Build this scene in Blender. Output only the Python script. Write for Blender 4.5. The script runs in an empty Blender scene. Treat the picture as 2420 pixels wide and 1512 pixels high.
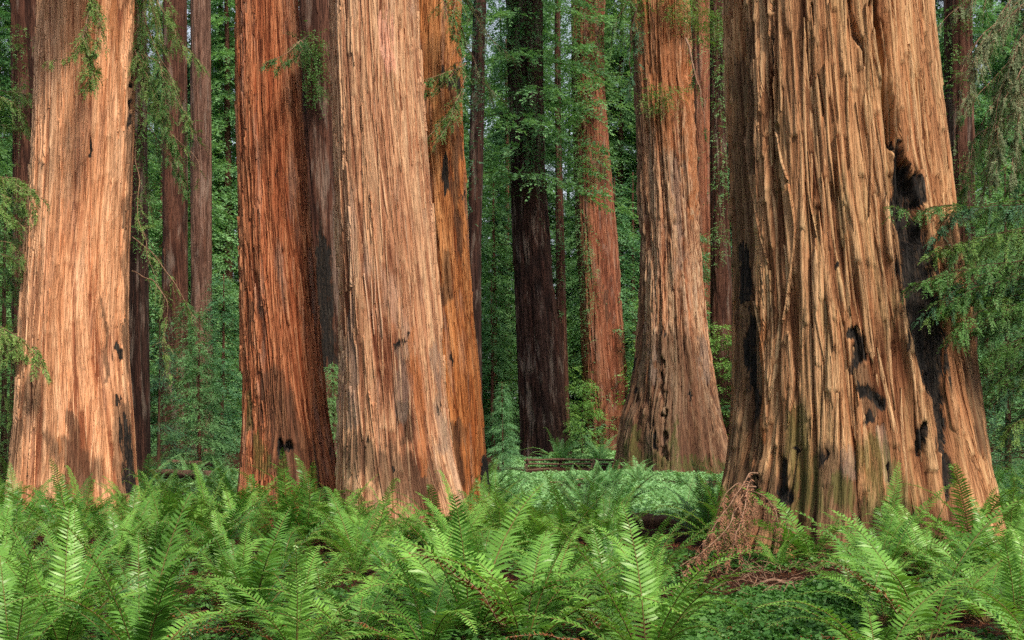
import bpy, math, random
import numpy as np
from mathutils import Matrix, Vector, Euler

rng = np.random.default_rng(7)
random.seed(7)
SC = bpy.context.scene
COL = SC.collection
F, VH, H, K = 1300.0, 440.0, 1.8, 1024 / 2419.0      # focal length in pixels, horizon row, eye height, survey scale
PI = math.pi

# ------------------------------------------------------------------ small helpers
def P(u, v, d):
    """world point seen at survey position (u, v) standing at distance d"""
    return np.array([(u * K - 512) / F * d, d, H + (VH - v * K) / F * d])

def smooth(a, b, x):
    t = np.clip((x - a) / (b - a), 0, 1)
    return t * t * (3 - 2 * t)

def _hash(ix, iy, iz):
    h = (ix.astype(np.uint32) * np.uint32(374761393) + iy.astype(np.uint32) * np.uint32(668265263)
         + iz.astype(np.uint32) * np.uint32(2246822519))
    h = (h ^ (h >> np.uint32(13))) * np.uint32(1274126177)
    h = (h ^ (h >> np.uint32(15))) * np.uint32(2246822519)
    h = h ^ (h >> np.uint32(16))
    return h.astype(np.float64) / 4294967295.0

def noise(x, y, z=0.0):
    """value noise in -1..1"""
    x, y, z = np.broadcast_arrays(np.asarray(x, float), np.asarray(y, float), np.asarray(z, float))
    xi, yi, zi = np.floor(x), np.floor(y), np.floor(z)
    fx, fy, fz = x - xi, y - yi, z - zi
    fx, fy, fz = [t * t * t * (t * (t * 6 - 15) + 10) for t in (fx, fy, fz)]
    xi, yi, zi = xi.astype(np.int64), yi.astype(np.int64), zi.astype(np.int64)
    def c(a, b, e): return _hash(xi + a, yi + b, zi + e)
    def lerp(a, b, t): return a + (b - a) * t
    v = lerp(lerp(lerp(c(0,0,0), c(1,0,0), fx), lerp(c(0,1,0), c(1,1,0), fx), fy),
             lerp(lerp(c(0,0,1), c(1,0,1), fx), lerp(c(0,1,1), c(1,1,1), fx), fy), fz)
    return v * 2 - 1

def fbm(x, y, z=0.0, o=3):
    r, a, s = 0.0, 1.0, 0.0
    for i in range(o):
        r = r + a * noise(np.asarray(x) * 2 ** i + 17.3 * i, np.asarray(y) * 2 ** i, np.asarray(z) + 5.1 * i)
        s += a; a *= .5
    return r / s

def ground_z(x, y):
    x = np.asarray(x, float); y = np.asarray(y, float)
    z = 0.09 * noise(x * .35, y * .35, 3.3) + 0.05 * noise(x * .9, y * .9, 9.1)
    z = z * smooth(60, 45, y) + 0.9 * smooth(68, 84, y) + np.clip(y - 84, 0, None) * 0.02
    return z

def mesh_np(name, verts, faces, attrs=None, mats=(), mat_idx=None, shade=True):
    """faces: list of (M, n) int arrays"""
    me = bpy.data.meshes.new(name)
    verts = np.asarray(verts, np.float32)
    me.vertices.add(len(verts)); me.vertices.foreach_set('co', verts.ravel())
    faces = [np.asarray(f, np.int32) for f in faces if len(f)]
    loops = np.concatenate([f.ravel() for f in faces])
    tot = np.concatenate([np.full(len(f), f.shape[1], np.int32) for f in faces])
    start = np.concatenate([[0], np.cumsum(tot)[:-1]]).astype(np.int32)
    me.loops.add(len(loops)); me.loops.foreach_set('vertex_index', loops)
    me.polygons.add(len(tot)); me.polygons.foreach_set('loop_start', start); me.polygons.foreach_set('loop_total', tot)
    if mat_idx is not None: me.polygons.foreach_set('material_index', np.asarray(mat_idx, np.int32))
    if shade: me.polygons.foreach_set('use_smooth', np.ones(len(tot), bool))
    me.update(calc_edges=True)
    for k, a in (attrs or {}).items():
        a = np.asarray(a, np.float32)
        if a.ndim == 1:
            me.attributes.new(k, 'FLOAT', 'POINT').data.foreach_set('value', a)
        else:
            me.attributes.new(k, 'FLOAT_VECTOR', 'POINT').data.foreach_set('vector', a.ravel())
    for m in mats: me.materials.append(m)
    return me

def link(name, me, parent=None, loc=None):
    o = bpy.data.objects.new(name, me); COL.objects.link(o)
    if parent is not None: o.parent = parent
    if loc is not None: o.location = loc
    return o

def tag(o, label=None, cat=None, group=None, kind=None):
    if label: o['label'] = label
    if cat: o['category'] = cat
    if group: o['group'] = group
    if kind: o['kind'] = kind
    return o

def empty(name, loc, label=None, cat=None, group=None):
    o = bpy.data.objects.new(name, None); COL.objects.link(o); o.location = loc
    o.empty_display_size = .2
    return tag(o, label, cat, group)

class Bag:
    """collects pieces of one mesh"""
    def __init__(s): s.v, s.f, s.a, s.n = [], {}, {}, 0
    def add(s, v, f, **attrs):
        v = np.asarray(v)
        s.v.append(v)
        f = np.asarray(f); s.f.setdefault(f.shape[1], []).append(f + s.n)
        for k, a in attrs.items(): s.a.setdefault(k, []).append(np.broadcast_to(a, (len(v),)) if np.ndim(a) < 2 else a)
        s.n += len(v)
    def mesh(s, name, mats, shade=True):
        return mesh_np(name, np.concatenate(s.v), [np.concatenate(x) for x in s.f.values()],
                       {k: np.concatenate(a) for k, a in s.a.items()}, mats, shade=shade)

def tube(path, radii, n=6):
    path = np.asarray(path, float); m = len(path)
    radii = np.broadcast_to(radii, (m,))
    t = np.gradient(path, axis=0); t /= np.linalg.norm(t, axis=1)[:, None] + 1e-9
    ref = np.where(np.abs(t[:, 2:3]) > .9, [[1., 0, 0]], [[0, 0, 1.]])
    a = np.cross(t, ref); a /= np.linalg.norm(a, axis=1)[:, None] + 1e-9
    b = np.cross(t, a)
    ang = np.arange(n) * 2 * PI / n
    v = path[:, None] + radii[:, None, None] * (a[:, None] * np.cos(ang)[None, :, None] + b[:, None] * np.sin(ang)[None, :, None])
    i, j = np.meshgrid(np.arange(m - 1), np.arange(n), indexing='ij')
    q = np.stack([i * n + j, i * n + (j + 1) % n, (i + 1) * n + (j + 1) % n, (i + 1) * n + j], -1).reshape(-1, 4)
    return v.reshape(-1, 3), q

def curve_pts(pts, n=24):
    """smooth path through the given points"""
    pts = np.asarray(pts, float)
    t = np.concatenate([[0], np.cumsum(np.linalg.norm(np.diff(pts, axis=0), axis=1))]); t /= t[-1]
    tt = np.linspace(0, 1, n)
    out = np.stack([np.interp(tt, t, pts[:, i]) for i in range(pts.shape[1])], 1)
    ker = np.array([1, 2, 3, 2, 1.]); ker /= ker.sum()
    pad = np.concatenate([out[:1] * 2 - out[1:3][::-1], out, out[-1:] * 2 - out[-3:-1][::-1]])
    return np.stack([np.convolve(pad[:, i], ker, 'valid') for i in range(pts.shape[1])], 1)

def unit(v): return v / (np.linalg.norm(v, axis=-1, keepdims=True) + 1e-9)

def sprays(Pt, D, L, K_, leaf, width, ang=.9, droop=.25, flat=.35, r=None):
    """flat sprays of leaflets: twig from Pt along D with K_ leaflets on each side and one at the tip"""
    r = r or rng
    Pt, D = np.asarray(Pt, float), unit(np.asarray(D, float))
    N = len(Pt); L = np.broadcast_to(L, (N,))
    up = np.array([0, 0, 1.]) + r.normal(0, flat, (N, 3))
    S = unit(np.cross(D, up)); U = np.cross(S, D)
    j = (np.arange(K_) + .4) / K_
    tint = r.random(N)
    vs, ts = [], []
    for side in (-1, 1):
        tj = np.clip(j[None] + r.normal(0, .3 / K_, (N, K_)), 0, 1)
        pos = Pt[:, None] + D[:, None] * (L[:, None] * tj)[..., None]
        pos[..., 2] -= droop * L[:, None] * tj ** 2
        a = ang * (1 - .35 * tj) + r.normal(0, .15, (N, K_))
        d = D[:, None] * np.cos(a)[..., None] + side * S[:, None] * np.sin(a)[..., None] + U[:, None] * r.normal(0, .22, (N, K_, 1))
        d[..., 2] -= droop * .7 * tj
        d = unit(d)
        ll = leaf * (1.05 - .5 * tj) * (.7 + .6 * r.random((N, K_)))
        nrm = U[:, None] + r.normal(0, .3, (N, K_, 3))
        s = unit(np.cross(d, nrm)) * (width * .5 * ll / leaf)[..., None]
        mid = pos + d * (ll * .45)[..., None]
        q = np.stack([pos, mid + s, pos + d * ll[..., None], mid - s], 2)
        vs.append(q.reshape(-1, 3))
        ts.append(np.repeat(np.clip(tint[:, None] * .6 + .4 * r.random((N, K_)), 0, 1).ravel(), 4))
    v = np.concatenate(vs); t = np.concatenate(ts)
    return v, np.arange(len(v)).reshape(-1, 4), t

# ------------------------------------------------------------------ materials
def new_mat(name):
    m = bpy.data.materials.new(name); m.use_nodes = True
    nt = m.node_tree; nt.nodes.clear()
    return m, nt, nt.nodes, nt.links

class NT:
    def __init__(s, name):
        s.m, s.t, s.n, s.l = new_mat(name)
        s.out = s.n.new('ShaderNodeOutputMaterial')
    def node(s, typ, **kw):
        n = s.n.new(typ)
        for k, v in kw.items(): setattr(n, k, v)
        return n
    def put(s, inp, v):
        if hasattr(v, 'is_output') or isinstance(v, bpy.types.NodeSocket): s.l.new(v, inp)
        else:
            if isinstance(v, (tuple, list)) and len(v) == 3 and inp.type == 'RGBA': v = (*v, 1)
            inp.default_value = v
    def attr(s, name, out='Fac'): return s.node('ShaderNodeAttribute', attribute_name=name).outputs[out]
    def math(s, op, a, b=0.0, c=None, clamp=False):
        n = s.node('ShaderNodeMath', operation=op, use_clamp=clamp)
        s.put(n.inputs[0], a); s.put(n.inputs[1], b)
        if c is not None: s.put(n.inputs[2], c)
        return n.outputs[0]
    def mix(s, f, a, b, mode='MIX'):
        n = s.node('ShaderNodeMix', data_type='RGBA', blend_type=mode, clamp_factor=True)
        s.put(n.inputs[0], f); s.put(n.inputs[6], a); s.put(n.inputs[7], b)
        return n.outputs[2]
    def scale(s, vec, sc):
        n = s.node('ShaderNodeVectorMath', operation='MULTIPLY')
        s.put(n.inputs[0], vec); n.inputs[1].default_value = sc
        return n.outputs[0]
    def noise(s, vec, sc=1.0, det=4, rough=.55, dist=0.0):
        n = s.node('ShaderNodeTexNoise')
        s.put(n.inputs['Vector'], vec); n.inputs['Scale'].default_value = sc; n.inputs['Detail'].default_value = det
        n.inputs['Roughness'].default_value = rough; n.inputs['Distortion'].default_value = dist
        return n.outputs['Fac']
    def step(s, a, b, x, lo=0.0, hi=1.0):
        n = s.node('ShaderNodeMapRange', interpolation_type='SMOOTHSTEP')
        s.put(n.inputs['Value'], x); s.put(n.inputs['From Min'], a); s.put(n.inputs['From Max'], b)
        s.put(n.inputs['To Min'], lo); s.put(n.inputs['To Max'], hi)
        return n.outputs['Result']
    def bsdf(s, col, rough=.85, spec=.25, normal=None):
        n = s.node('ShaderNodeBsdfPrincipled')
        s.put(n.inputs['Base Color'], col); s.put(n.inputs['Roughness'], rough); s.put(n.inputs['Specular IOR Level'], spec)
        if normal is not None: s.l.new(normal, n.inputs['Normal'])
        return n.outputs[0]
    def bump(s, h, strength=.5, dist=.02):
        n = s.node('ShaderNodeBump'); n.inputs['Strength'].default_value = strength; n.inputs['Distance'].default_value = dist
        s.put(n.inputs['Height'], h); return n.outputs[0]
    def done(s, surf): s.l.new(surf, s.out.inputs['Surface']); return s.m

def bark_mat(name, groove, mid, crest, tone, tone_amt=.5, bump=1.0, fine=1.0, contrast=.9, alt=(.36, .29, .24), alt_amt=.4):
    """groove: inner bark; mid and crest: outer fibre; tone: the long broad bands of another colour"""
    t = NT(name)
    bk = t.attr('bk', 'Vector')
    s1 = t.noise(t.scale(bk, (7, .15, 1)), 1, 4, .62, .12)            # strands
    s2 = t.noise(t.scale(bk, (22 * fine, .42, 1)), 1, 4, .70, .15)       # fibres
    s3 = t.noise(t.scale(bk, (1.5, .11, 1)), 1, 3, .5)                # broad bands
    s4 = t.noise(t.scale(bk, (48 * fine, 3.4, 1)), 1, 3, .75)            # grain
    fleck = t.noise(t.scale(bk, (17, 5, 1)), 1, 4, .6, .6)
    cr = t.attr('crest')
    sp = t.node('ShaderNodeSeparateXYZ'); t.put(sp.inputs[0], bk)
    def shear(k):
        c = t.node('ShaderNodeCombineXYZ'); t.put(c.inputs[0], t.math('MULTIPLY_ADD', sp.outputs[1], k, sp.outputs[0])); t.put(c.inputs[1], sp.outputs[1]); t.put(c.inputs[2], sp.outputs[2]); return c.outputs[0]
    ck = t.noise(t.scale(shear(.06), (8.5, .15, 1)), 1, 4, .62, .2)
    ck2 = t.noise(t.scale(shear(-.07), (15, .40, 1)), 1, 4, .64, .2)
    crack = t.math('MAXIMUM', t.step(.0, .030, t.math('ABSOLUTE', t.math('SUBTRACT', ck, .5)), 1, 0), t.step(.0, .028, t.math('ABSOLUTE', t.math('SUBTRACT', ck2, .47)), .8, 0))
    zone = t.step(.38, .62, t.noise(t.scale(bk, (2.3, .20, 3)), 1, 4, .6, .3))          # smoother and rougher stretches
    amp = t.math('MULTIPLY_ADD', zone, -.5 * contrast, contrast)
    v = t.math('ADD', t.math('MULTIPLY_ADD', s1, 1.0, -.50), t.math('ADD', t.math('MULTIPLY_ADD', s2, 1.15, -.57), t.math('MULTIPLY_ADD', s4, .75, -.37)))
    v = t.math('MULTIPLY_ADD', crack, -.55, v)
    f = t.math('MULTIPLY_ADD', v, amp, t.math('MULTIPLY_ADD', cr, .72, .0))
    ramp = t.node('ShaderNodeValToRGB')
    el = ramp.color_ramp.elements
    el[0].position = .03; el[0].color = (*groove, 1)
    el[1].position = .74; el[1].color = (*crest, 1)
    e = el.new(.38); e.color = (*mid, 1)
    t.put(ramp.inputs[0], f)
    col = ramp.outputs[0]
    tt = t.step(.42, .62, s3, 0, tone_amt)
    tinted = t.mix(1.0, col, tone, 'MULTIPLY')
    col = t.mix(tt, col, tinted)
    pa = t.noise(t.scale(bk, (2.6, .42, 1.7)), 1, 4, .62, .3)
    col = t.mix(t.step(.52, .66, t.math('MULTIPLY_ADD', s2, .25, t.math('ADD', pa, -.125)), 0, alt_amt), col, t.mix(.35, alt, col))
    pb = t.noise(t.scale(bk, (3.4, .30, 4.3)), 1, 4, .62, .3)
    col = t.mix(t.step(.56, .70, pb, 0, .5), col, t.mix(1.0, col, (1.0, .68, .50), 'MULTIPLY'))
    col = t.mix(t.step(.66, .74, fleck, 0, .75), col, tuple(c * .35 for c in groove))
    nz = t.noise(t.scale(bk, (11, 1.5, 1)), 1, 4, .72, .4)
    nz2 = t.noise(t.scale(bk, (30, 8, 1)), 1, 4, .6)
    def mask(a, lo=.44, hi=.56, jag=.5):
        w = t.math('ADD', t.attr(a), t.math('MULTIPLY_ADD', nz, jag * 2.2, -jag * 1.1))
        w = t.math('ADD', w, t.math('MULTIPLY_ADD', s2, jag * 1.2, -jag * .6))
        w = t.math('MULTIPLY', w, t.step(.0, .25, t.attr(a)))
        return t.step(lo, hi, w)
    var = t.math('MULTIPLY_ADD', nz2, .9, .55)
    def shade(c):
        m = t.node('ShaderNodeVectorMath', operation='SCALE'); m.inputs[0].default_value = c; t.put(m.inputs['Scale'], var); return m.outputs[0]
    col = t.mix(t.math('MULTIPLY', mask('dark', .05, .95, .9), .88), col, t.mix(.22, shade((.055, .033, .022)), col))  # brown stains, plus contact shade painted in at the trunk bases
    col = t.mix(t.math('MULTIPLY', mask('grey', .3, 1.0, .8), .8), col, t.mix(.3, shade((.20, .15, .125)), col))
    col = t.mix(t.math('MULTIPLY', mask('orange', .3, 1.0, .8), .8), col, t.mix(.25, shade((.33, .11, .035)), col))
    col = t.mix(t.math('MULTIPLY', mask('pale', .25, .5, .35), .95), col, shade((.62, .33, .23)))
    col = t.mix(t.math('MULTIPLY', mask('moss', .3, 1.1, 1.4), .65), col, shade((.06, .075, .018)))
    chf = t.mix(t.step(.46, .62, s2, 0, .7), shade((.018, .015, .014)), (.075, .048, .032))
    vo = t.node('ShaderNodeTexVoronoi', feature='DISTANCE_TO_EDGE'); t.put(vo.inputs['Vector'], t.scale(bk, (16, 7, 1))); vo.inputs['Scale'].default_value = 1
    chf = t.mix(t.step(.02, .16, vo.outputs['Distance'], .0, .75), (.010, .009, .009), chf)
    chf = t.mix(t.step(.55, .72, nz, 0, .55), chf, (.095, .082, .070))
    col = t.mix(t.math('MULTIPLY', mask('char', .08, .5, .8), .75), col, t.mix(.25, (.07, .03, .015), col))
    col = t.mix(mask('char', .32, .62, 1.2), col, chf)
    hgt = t.math('ADD', t.math('MULTIPLY', s2, .7), t.math('ADD', t.math('MULTIPLY', s4, .35), t.math('MULTIPLY', s1, .6)))
    hgt = t.math('ADD', hgt, t.math('MULTIPLY_ADD', fleck, -.35, t.math('MULTIPLY', crack, -.5)))
    return t.done(t.bsdf(col, .88, .18, t.bump(hgt, .8 * bump, .05)))

def simple_bark(name, dark, light):
    t = NT(name)
    co = t.node('ShaderNodeTexCoord').outputs['Object']
    s1 = t.noise(t.scale(co, (9, 9, .5)), 1, 6, .62, .3)
    s2 = t.noise(t.scale(co, (34, 34, 2.2)), 1, 4, .6)
    f = t.math('MULTIPLY_ADD', s1, .7, t.math('MULTIPLY', s2, .35))
    col = t.mix(t.step(.32, .72, f), dark, light)
    return t.done(t.bsdf(col, .9, .15, t.bump(f, .8, .06)))

def leaf_mat(name, a, b, trans=.3, rough=.5, spec=.3, rand=.25, c3=None):
    t = NT(name)
    info = t.node('ShaderNodeObjectInfo').outputs['Random']
    tn = t.attr('tint')
    geo = t.node('ShaderNodeNewGeometry').outputs['Position']
    big = t.noise(geo, .55, 2, .5)
    f = t.math('ADD', t.math('MULTIPLY', tn, .6), t.math('MULTIPLY_ADD', big, 1.0, -.3))
    f = t.math('ADD', f, t.math('MULTIPLY_ADD', info, rand, -rand / 2), clamp=True)
    col = t.mix(f, a, b)
    if c3: col = t.mix(t.step(.9, .97, tn), col, c3)
    d = t.bsdf(col, rough, spec)
    tr = t.node('ShaderNodeBsdfTranslucent'); t.put(tr.inputs['Color'], t.mix(1.0, col, (1.0, 1.0, .55), 'MULTIPLY'))
    mx = t.node('ShaderNodeMixShader'); mx.inputs[0].default_value = trans
    t.l.new(d, mx.inputs[1]); t.l.new(tr.outputs[0], mx.inputs[2])
    return t.done(mx.outputs[0])

M = {}
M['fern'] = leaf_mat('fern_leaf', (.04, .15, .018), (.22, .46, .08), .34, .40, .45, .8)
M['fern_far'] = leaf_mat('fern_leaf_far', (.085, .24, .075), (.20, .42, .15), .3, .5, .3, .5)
M['fern_dead'] = leaf_mat('fern_leaf_dead', (.10, .028, .012), (.26, .10, .04), .1, .8, .1, .4)
M['rachis'] = NT('fern_rachis'); M['rachis'] = M['rachis'].done(M['rachis'].bsdf((.13, .095, .03), .6))
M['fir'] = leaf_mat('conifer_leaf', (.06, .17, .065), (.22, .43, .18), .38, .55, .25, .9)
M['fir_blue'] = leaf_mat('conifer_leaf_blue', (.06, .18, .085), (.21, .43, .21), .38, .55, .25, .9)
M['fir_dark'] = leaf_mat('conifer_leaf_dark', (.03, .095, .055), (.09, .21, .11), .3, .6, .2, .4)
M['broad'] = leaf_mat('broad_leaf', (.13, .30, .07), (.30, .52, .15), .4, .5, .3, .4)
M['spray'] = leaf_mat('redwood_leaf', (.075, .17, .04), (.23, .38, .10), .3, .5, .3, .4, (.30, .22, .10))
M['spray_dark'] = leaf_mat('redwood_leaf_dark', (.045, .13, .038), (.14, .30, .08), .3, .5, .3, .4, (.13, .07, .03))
M['spray_grey'] = leaf_mat('redwood_leaf_grey', (.10, .155, .075), (.28, .33, .19), .3, .6, .2, .4, (.30, .18, .10))
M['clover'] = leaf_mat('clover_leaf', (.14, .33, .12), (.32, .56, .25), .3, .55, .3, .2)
M['oxalis'] = leaf_mat('oxalis_leaf', (.035, .12, .025), (.10, .24, .05), .3, .5, .3, .2)
M['dead_spray'] = leaf_mat('dead_redwood_leaf', (.12, .048, .027), (.38, .205, .13), .1, .85, .1, .2)
M['litter'] = leaf_mat('litter_leaf', (.035, .012, .007), (.19, .065, .028), 0.05, .85, .1, .2)
M['twig'] = simple_bark('twig_bark', (.12, .065, .04), (.32, .20, .14))
M['twig_dark'] = simple_bark('twig_bark_dark', (.03, .018, .012), (.09, .05, .03))
M['bgbark'] = simple_bark('far_bark', (.045, .018, .013), (.15, .065, .045))
M['bgbark_dark'] = simple_bark('far_bark_dark', (.02, .012, .010), (.075, .04, .03))
M['rail'] = simple_bark('weathered_rail', (.045, .028, .02), (.15, .09, .065))

def ground_mat():
    t = NT('forest_floor')
    geo = t.node('ShaderNodeNewGeometry').outputs['Position']
    n1 = t.noise(geo, .6, 5, .6); n2 = t.noise(geo, 9, 6, .7); n3 = t.noise(geo, 45, 4, .7)
    col = t.mix(t.step(.35, .7, n2), (.010, .005, .004), (.050, .018, .010))
    col = t.mix(t.step(.52, .72, n3, 0, .7), col, (.17, .075, .04))
    col = t.mix(t.step(.5, .7, n1, 0, .5), col, (.035, .045, .015))
    return t.done(t.bsdf(col, .95, .1, t.bump(t.math('ADD', n2, t.math('MULTIPLY', n3, .5)), 1.0, .08)))
M['ground'] = ground_mat()

# ------------------------------------------------------------------ big trunks
class Trunk:
    def __init__(s, rows, d, ztop=26., seed=0, px=1.15, rough=1.0, lobes=.07, marks=(), strips=60, strip_w=.07, strip_paths=(), plate=1.0, strip_len=(.5, 2.6), comb=.5):
        s.d, s.seed = d, seed
        r = np.random.default_rng(seed + 100)
        rows = sorted([(H + (VH - v * K) * d / F, ((a + b) / 2 * K - 512) / F * d, (b - a) / 2 * K / F * d) for v, a, b in rows])
        z, cx, rd = [np.array(q) for q in zip(*rows)]
        gz = float(ground_z(cx[0], d)) - .35
        # carry the profile on to the ground and up past the frame
        if z[0] > gz:
            k = (z[0] - gz); z = np.r_[gz, z]; cx = np.r_[cx[0] - (cx[1] - cx[0]) / max(z[2] - z[1], .1) * k * .5, cx]
            rd = np.r_[rd[0] + max(0, (rd[0] - rd[1]) / max(z[2] - z[1], .1)) * k * .7 + .05 * k, rd]
        sl = (cx[-1] - cx[-3]) / (z[-1] - z[-3])
        z = np.r_[z, ztop]; cx = np.r_[cx, cx[-1] + sl * .4 * (ztop - z[-2])]; rd = np.r_[rd, rd[-1] * .72]
        zz = np.arange(z[0], ztop, .02)
        def sm(a):
            q = np.interp(zz, z, a); w = np.exp(-np.linspace(-2, 2, 41) ** 2); w /= w.sum()
            return np.convolve(np.pad(q, 20, mode='reflect', reflect_type='odd'), w, 'valid')
        s.zz, s.cx, s.rd = zz, sm(cx), sm(rd)
        vis = H + VH * d / F + .6
        pxs = px * d / F
        rm = float(np.interp(min(4., vis * .5), zz, s.rd)); s.rm = rm
        fr = np.arange(-1.75, 1.7501, pxs / (rm * 1.05))
        bk = np.linspace(1.75, 2 * PI - 1.75, 34)[1:-1]
        phi = np.r_[fr, bk]
        zr = np.r_[np.arange(z[0], vis, max(pxs * 2.4, .03)), np.arange(vis, ztop, .5)]
        s.phi, s.zr = phi, zr
        Z, PH = np.meshgrid(zr, phi, indexing='ij')
        CX, R0 = np.interp(Z, zz, s.cx), np.interp(Z, zz, s.rd)
        S = PH * rm
        sd = seed * 7.7
        w = S + .09 * noise(S * .7, Z * .13, sd) + .03 * noise(S * 1.6, Z * .2, sd + 3)
        # fissures at three sizes
        n1 = noise((w + .045 * Z) * 3.0, Z * .13, sd + 11); n2 = noise((w + .06 * Z) * 7.0, Z * .22, sd + 21); n2b = noise((w - .06 * Z) * 6.0, Z * .2, sd + 25); n1b = noise((w - .04 * Z) * 2.6, Z * .12, sd + 15); n3 = noise(w * 19, Z * .8, sd + 31); n4 = noise(w * 42, Z * 3.1, sd + 41)
        g1, g2, g3 = np.maximum(1 - smooth(.01, .26, np.abs(n1)), .8 * (1 - smooth(.01, .22, np.abs(n1b)))), np.maximum(1 - smooth(0, .3, np.abs(n2)), 1 - smooth(0, .26, np.abs(n2b))), 1 - smooth(0, .38, np.abs(n3))
        # lapped flakes: each strand steps out towards its lower end
        wi = w * 9 + .6 * noise(w * 3, Z * .8, sd + 55)
        ci = np.floor(wi)
        Ln = .7 + 1.6 * _hash(ci.astype(np.int64) + 999, ci.astype(np.int64) * 0 + seed, ci.astype(np.int64) * 0)
        ph = Z / Ln + _hash(ci.astype(np.int64) + 555, ci.astype(np.int64) * 0 + seed, ci.astype(np.int64) * 0) * 9
        flake = 1 - (ph - np.floor(ph))
        fl = (.3 + .7 * _hash(ci.astype(np.int64) + 77, np.floor(ph).astype(np.int64) + 500, ci.astype(np.int64) * 0)) * flake ** 2
        sc = rough * np.clip(rm / 1.4, .55, 1.3)
        hgt = sc * plate * (.034 * n1 - .072 * g1) + sc * comb * (.018 * n2 - .040 * g2) + sc * comb * (-.024 * g3) + sc * .008 * n4 + sc * .034 * fl
        base = np.exp(-np.clip(Z - (z[0] + .35), 0, None) / 1.6)
        lob = R0 * lobes * (noise(PH * 1.9 + sd, Z * .12, 2.2) * (.35 + 1.1 * base) + .5 * noise(PH * 4.6 + sd, Z * .15, 7.2) * (.25 + base))
        s.marks = {k: np.zeros_like(Z) for k in ('char', 'dark', 'grey', 'orange', 'pale', 'moss')}
        dep = np.zeros_like(Z)
        # bark stains, burns, splits and some painted shade, each a stroke (u, v, half width)
        X0, Y0 = CX + R0 * np.sin(PH), d - R0 * np.cos(PH)
        U, V = (512 + F * X0 / Y0) / K, (VH - F * (Z - H) / Y0) / K
        U = U + 8 * noise(S * 5, Z * 2.5, sd + 61) + 5 * noise(S * 16, Z * 3, sd + 62)
        V = V + 18 * noise(S * 7, Z * 2.2, sd + 63) + 16 * noise(S * 19, Z * 4, sd + 64)
        front = np.abs((PH + PI) % (2 * PI) - PI) < 1.68
        for kind, pts, depth in marks:
            best = np.full(Z.shape, 9.)
            if len(pts) == 1: pts = [pts[0], (pts[0][0] + .1, pts[0][1] + .1, pts[0][2])]
            for (u0, v0, w0), (u1, v1, w1) in zip(pts[:-1], pts[1:]):
                du, dv = u1 - u0, v1 - v0
                tt = np.clip(((U - u0) * du + (V - v0) * dv) / (du * du + dv * dv), 0, 1)
                best = np.minimum(best, np.hypot(U - u0 - tt * du, V - v0 - tt * dv) / (w0 + (w1 - w0) * tt))
            m = np.clip((1.45 - best) / .9, 0, 1) * front
            if kind != 'split': s.marks[kind] = np.maximum(s.marks[kind], m)
            dep = np.maximum(dep, smooth(.3, .85, m) * depth) if depth >= 0 else np.minimum(dep, smooth(.3, .85, m) * depth)
        rr = R0 + lob + hgt - dep
        s.rr = rr
        back = (np.abs((PH + PI) % (2 * PI) - PI) > 1.76)
        rr = np.where(back, R0 + lob, rr)
        X, Y = CX + rr * np.sin(PH), d - rr * np.cos(PH)
        n, m = Z.shape
        i, j = np.meshgrid(np.arange(n - 1), np.arange(m), indexing='ij')
        q = np.stack([i * m + j, i * m + (j + 1) % m, (i + 1) * m + (j + 1) % m, (i + 1) * m + j], -1).reshape(-1, 4)
        crest = np.clip(1 - np.maximum(g1 * .9, np.maximum(g2 * (.25 + .5 * comb), g3 * .5 * comb)), 0, 1) * .85 + .35 * fl
        s.bag = Bag()
        at = {k: a.ravel() for k, a in s.marks.items()}
        s.bag.add(np.stack([X, Y, Z], -1).reshape(-1, 3), q, bk=np.stack([S, Z, np.full_like(Z, sd)], -1).reshape(-1, 3), crest=crest.ravel(), **at)
        paths = []
        for p in strip_paths:                                        # peeling strips seen one by one
            a = curve_pts([(x[0], x[1], x[2] if len(x) > 2 else 6) for x in p], 22)
            zs = H + (VH - a[:, 1] * K) * (d - .8 * rm) / F
            xs = (a[:, 0] * K - 512) / F * (d - .8 * rm)
            c, ra = np.interp(zs, zz, s.cx), np.interp(zs, zz, s.rd)
            paths.append((np.arcsin(np.clip((xs - c) / ra, -.97, .97)), zs, a[:, 2] * K * d / F, .07))
        for _ in range(strips):
            L = r.uniform(*strip_len); z0 = r.uniform(z[0] + .6, vis - .3); p0 = r.uniform(-1.5, 1.5)
            zs = np.linspace(z0, z0 + L, 16)
            wv = noise(p0 * rm * .7 + 0 * zs, zs * .16, sd) * -.16 / rm
            ps = p0 + wv - wv[0] + (zs - z0) * r.normal(0, .035) / rm + .02 * noise(zs * 1.5, p0 * 50) / rm
            paths.append((ps, zs, np.full(16, strip_w * r.uniform(.35, 1.5)), r.uniform(.012, .055)))
        for ps, zs, wd, lift in paths: s.strip(ps, zs, wd, lift, r)
    def radius(s, ps, zs):
        """bark radius at angle and height, read off the built surface"""
        nf = len(s.phi) - 32
        pi_ = np.clip(np.searchsorted(s.phi[:nf], ps), 0, nf - 1); zi = np.clip(np.searchsorted(s.zr, zs), 0, len(s.zr) - 1)
        return s.rr[zi, pi_]
    def at(s, p, z, off=0.0):
        r_ = s.radius(np.atleast_1d(p), np.atleast_1d(z)) + off
        return np.stack([np.interp(z, s.zz, s.cx) + r_ * np.sin(p), s.d - r_ * np.cos(p), np.asarray(z) + 0 * r_], -1)
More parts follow.
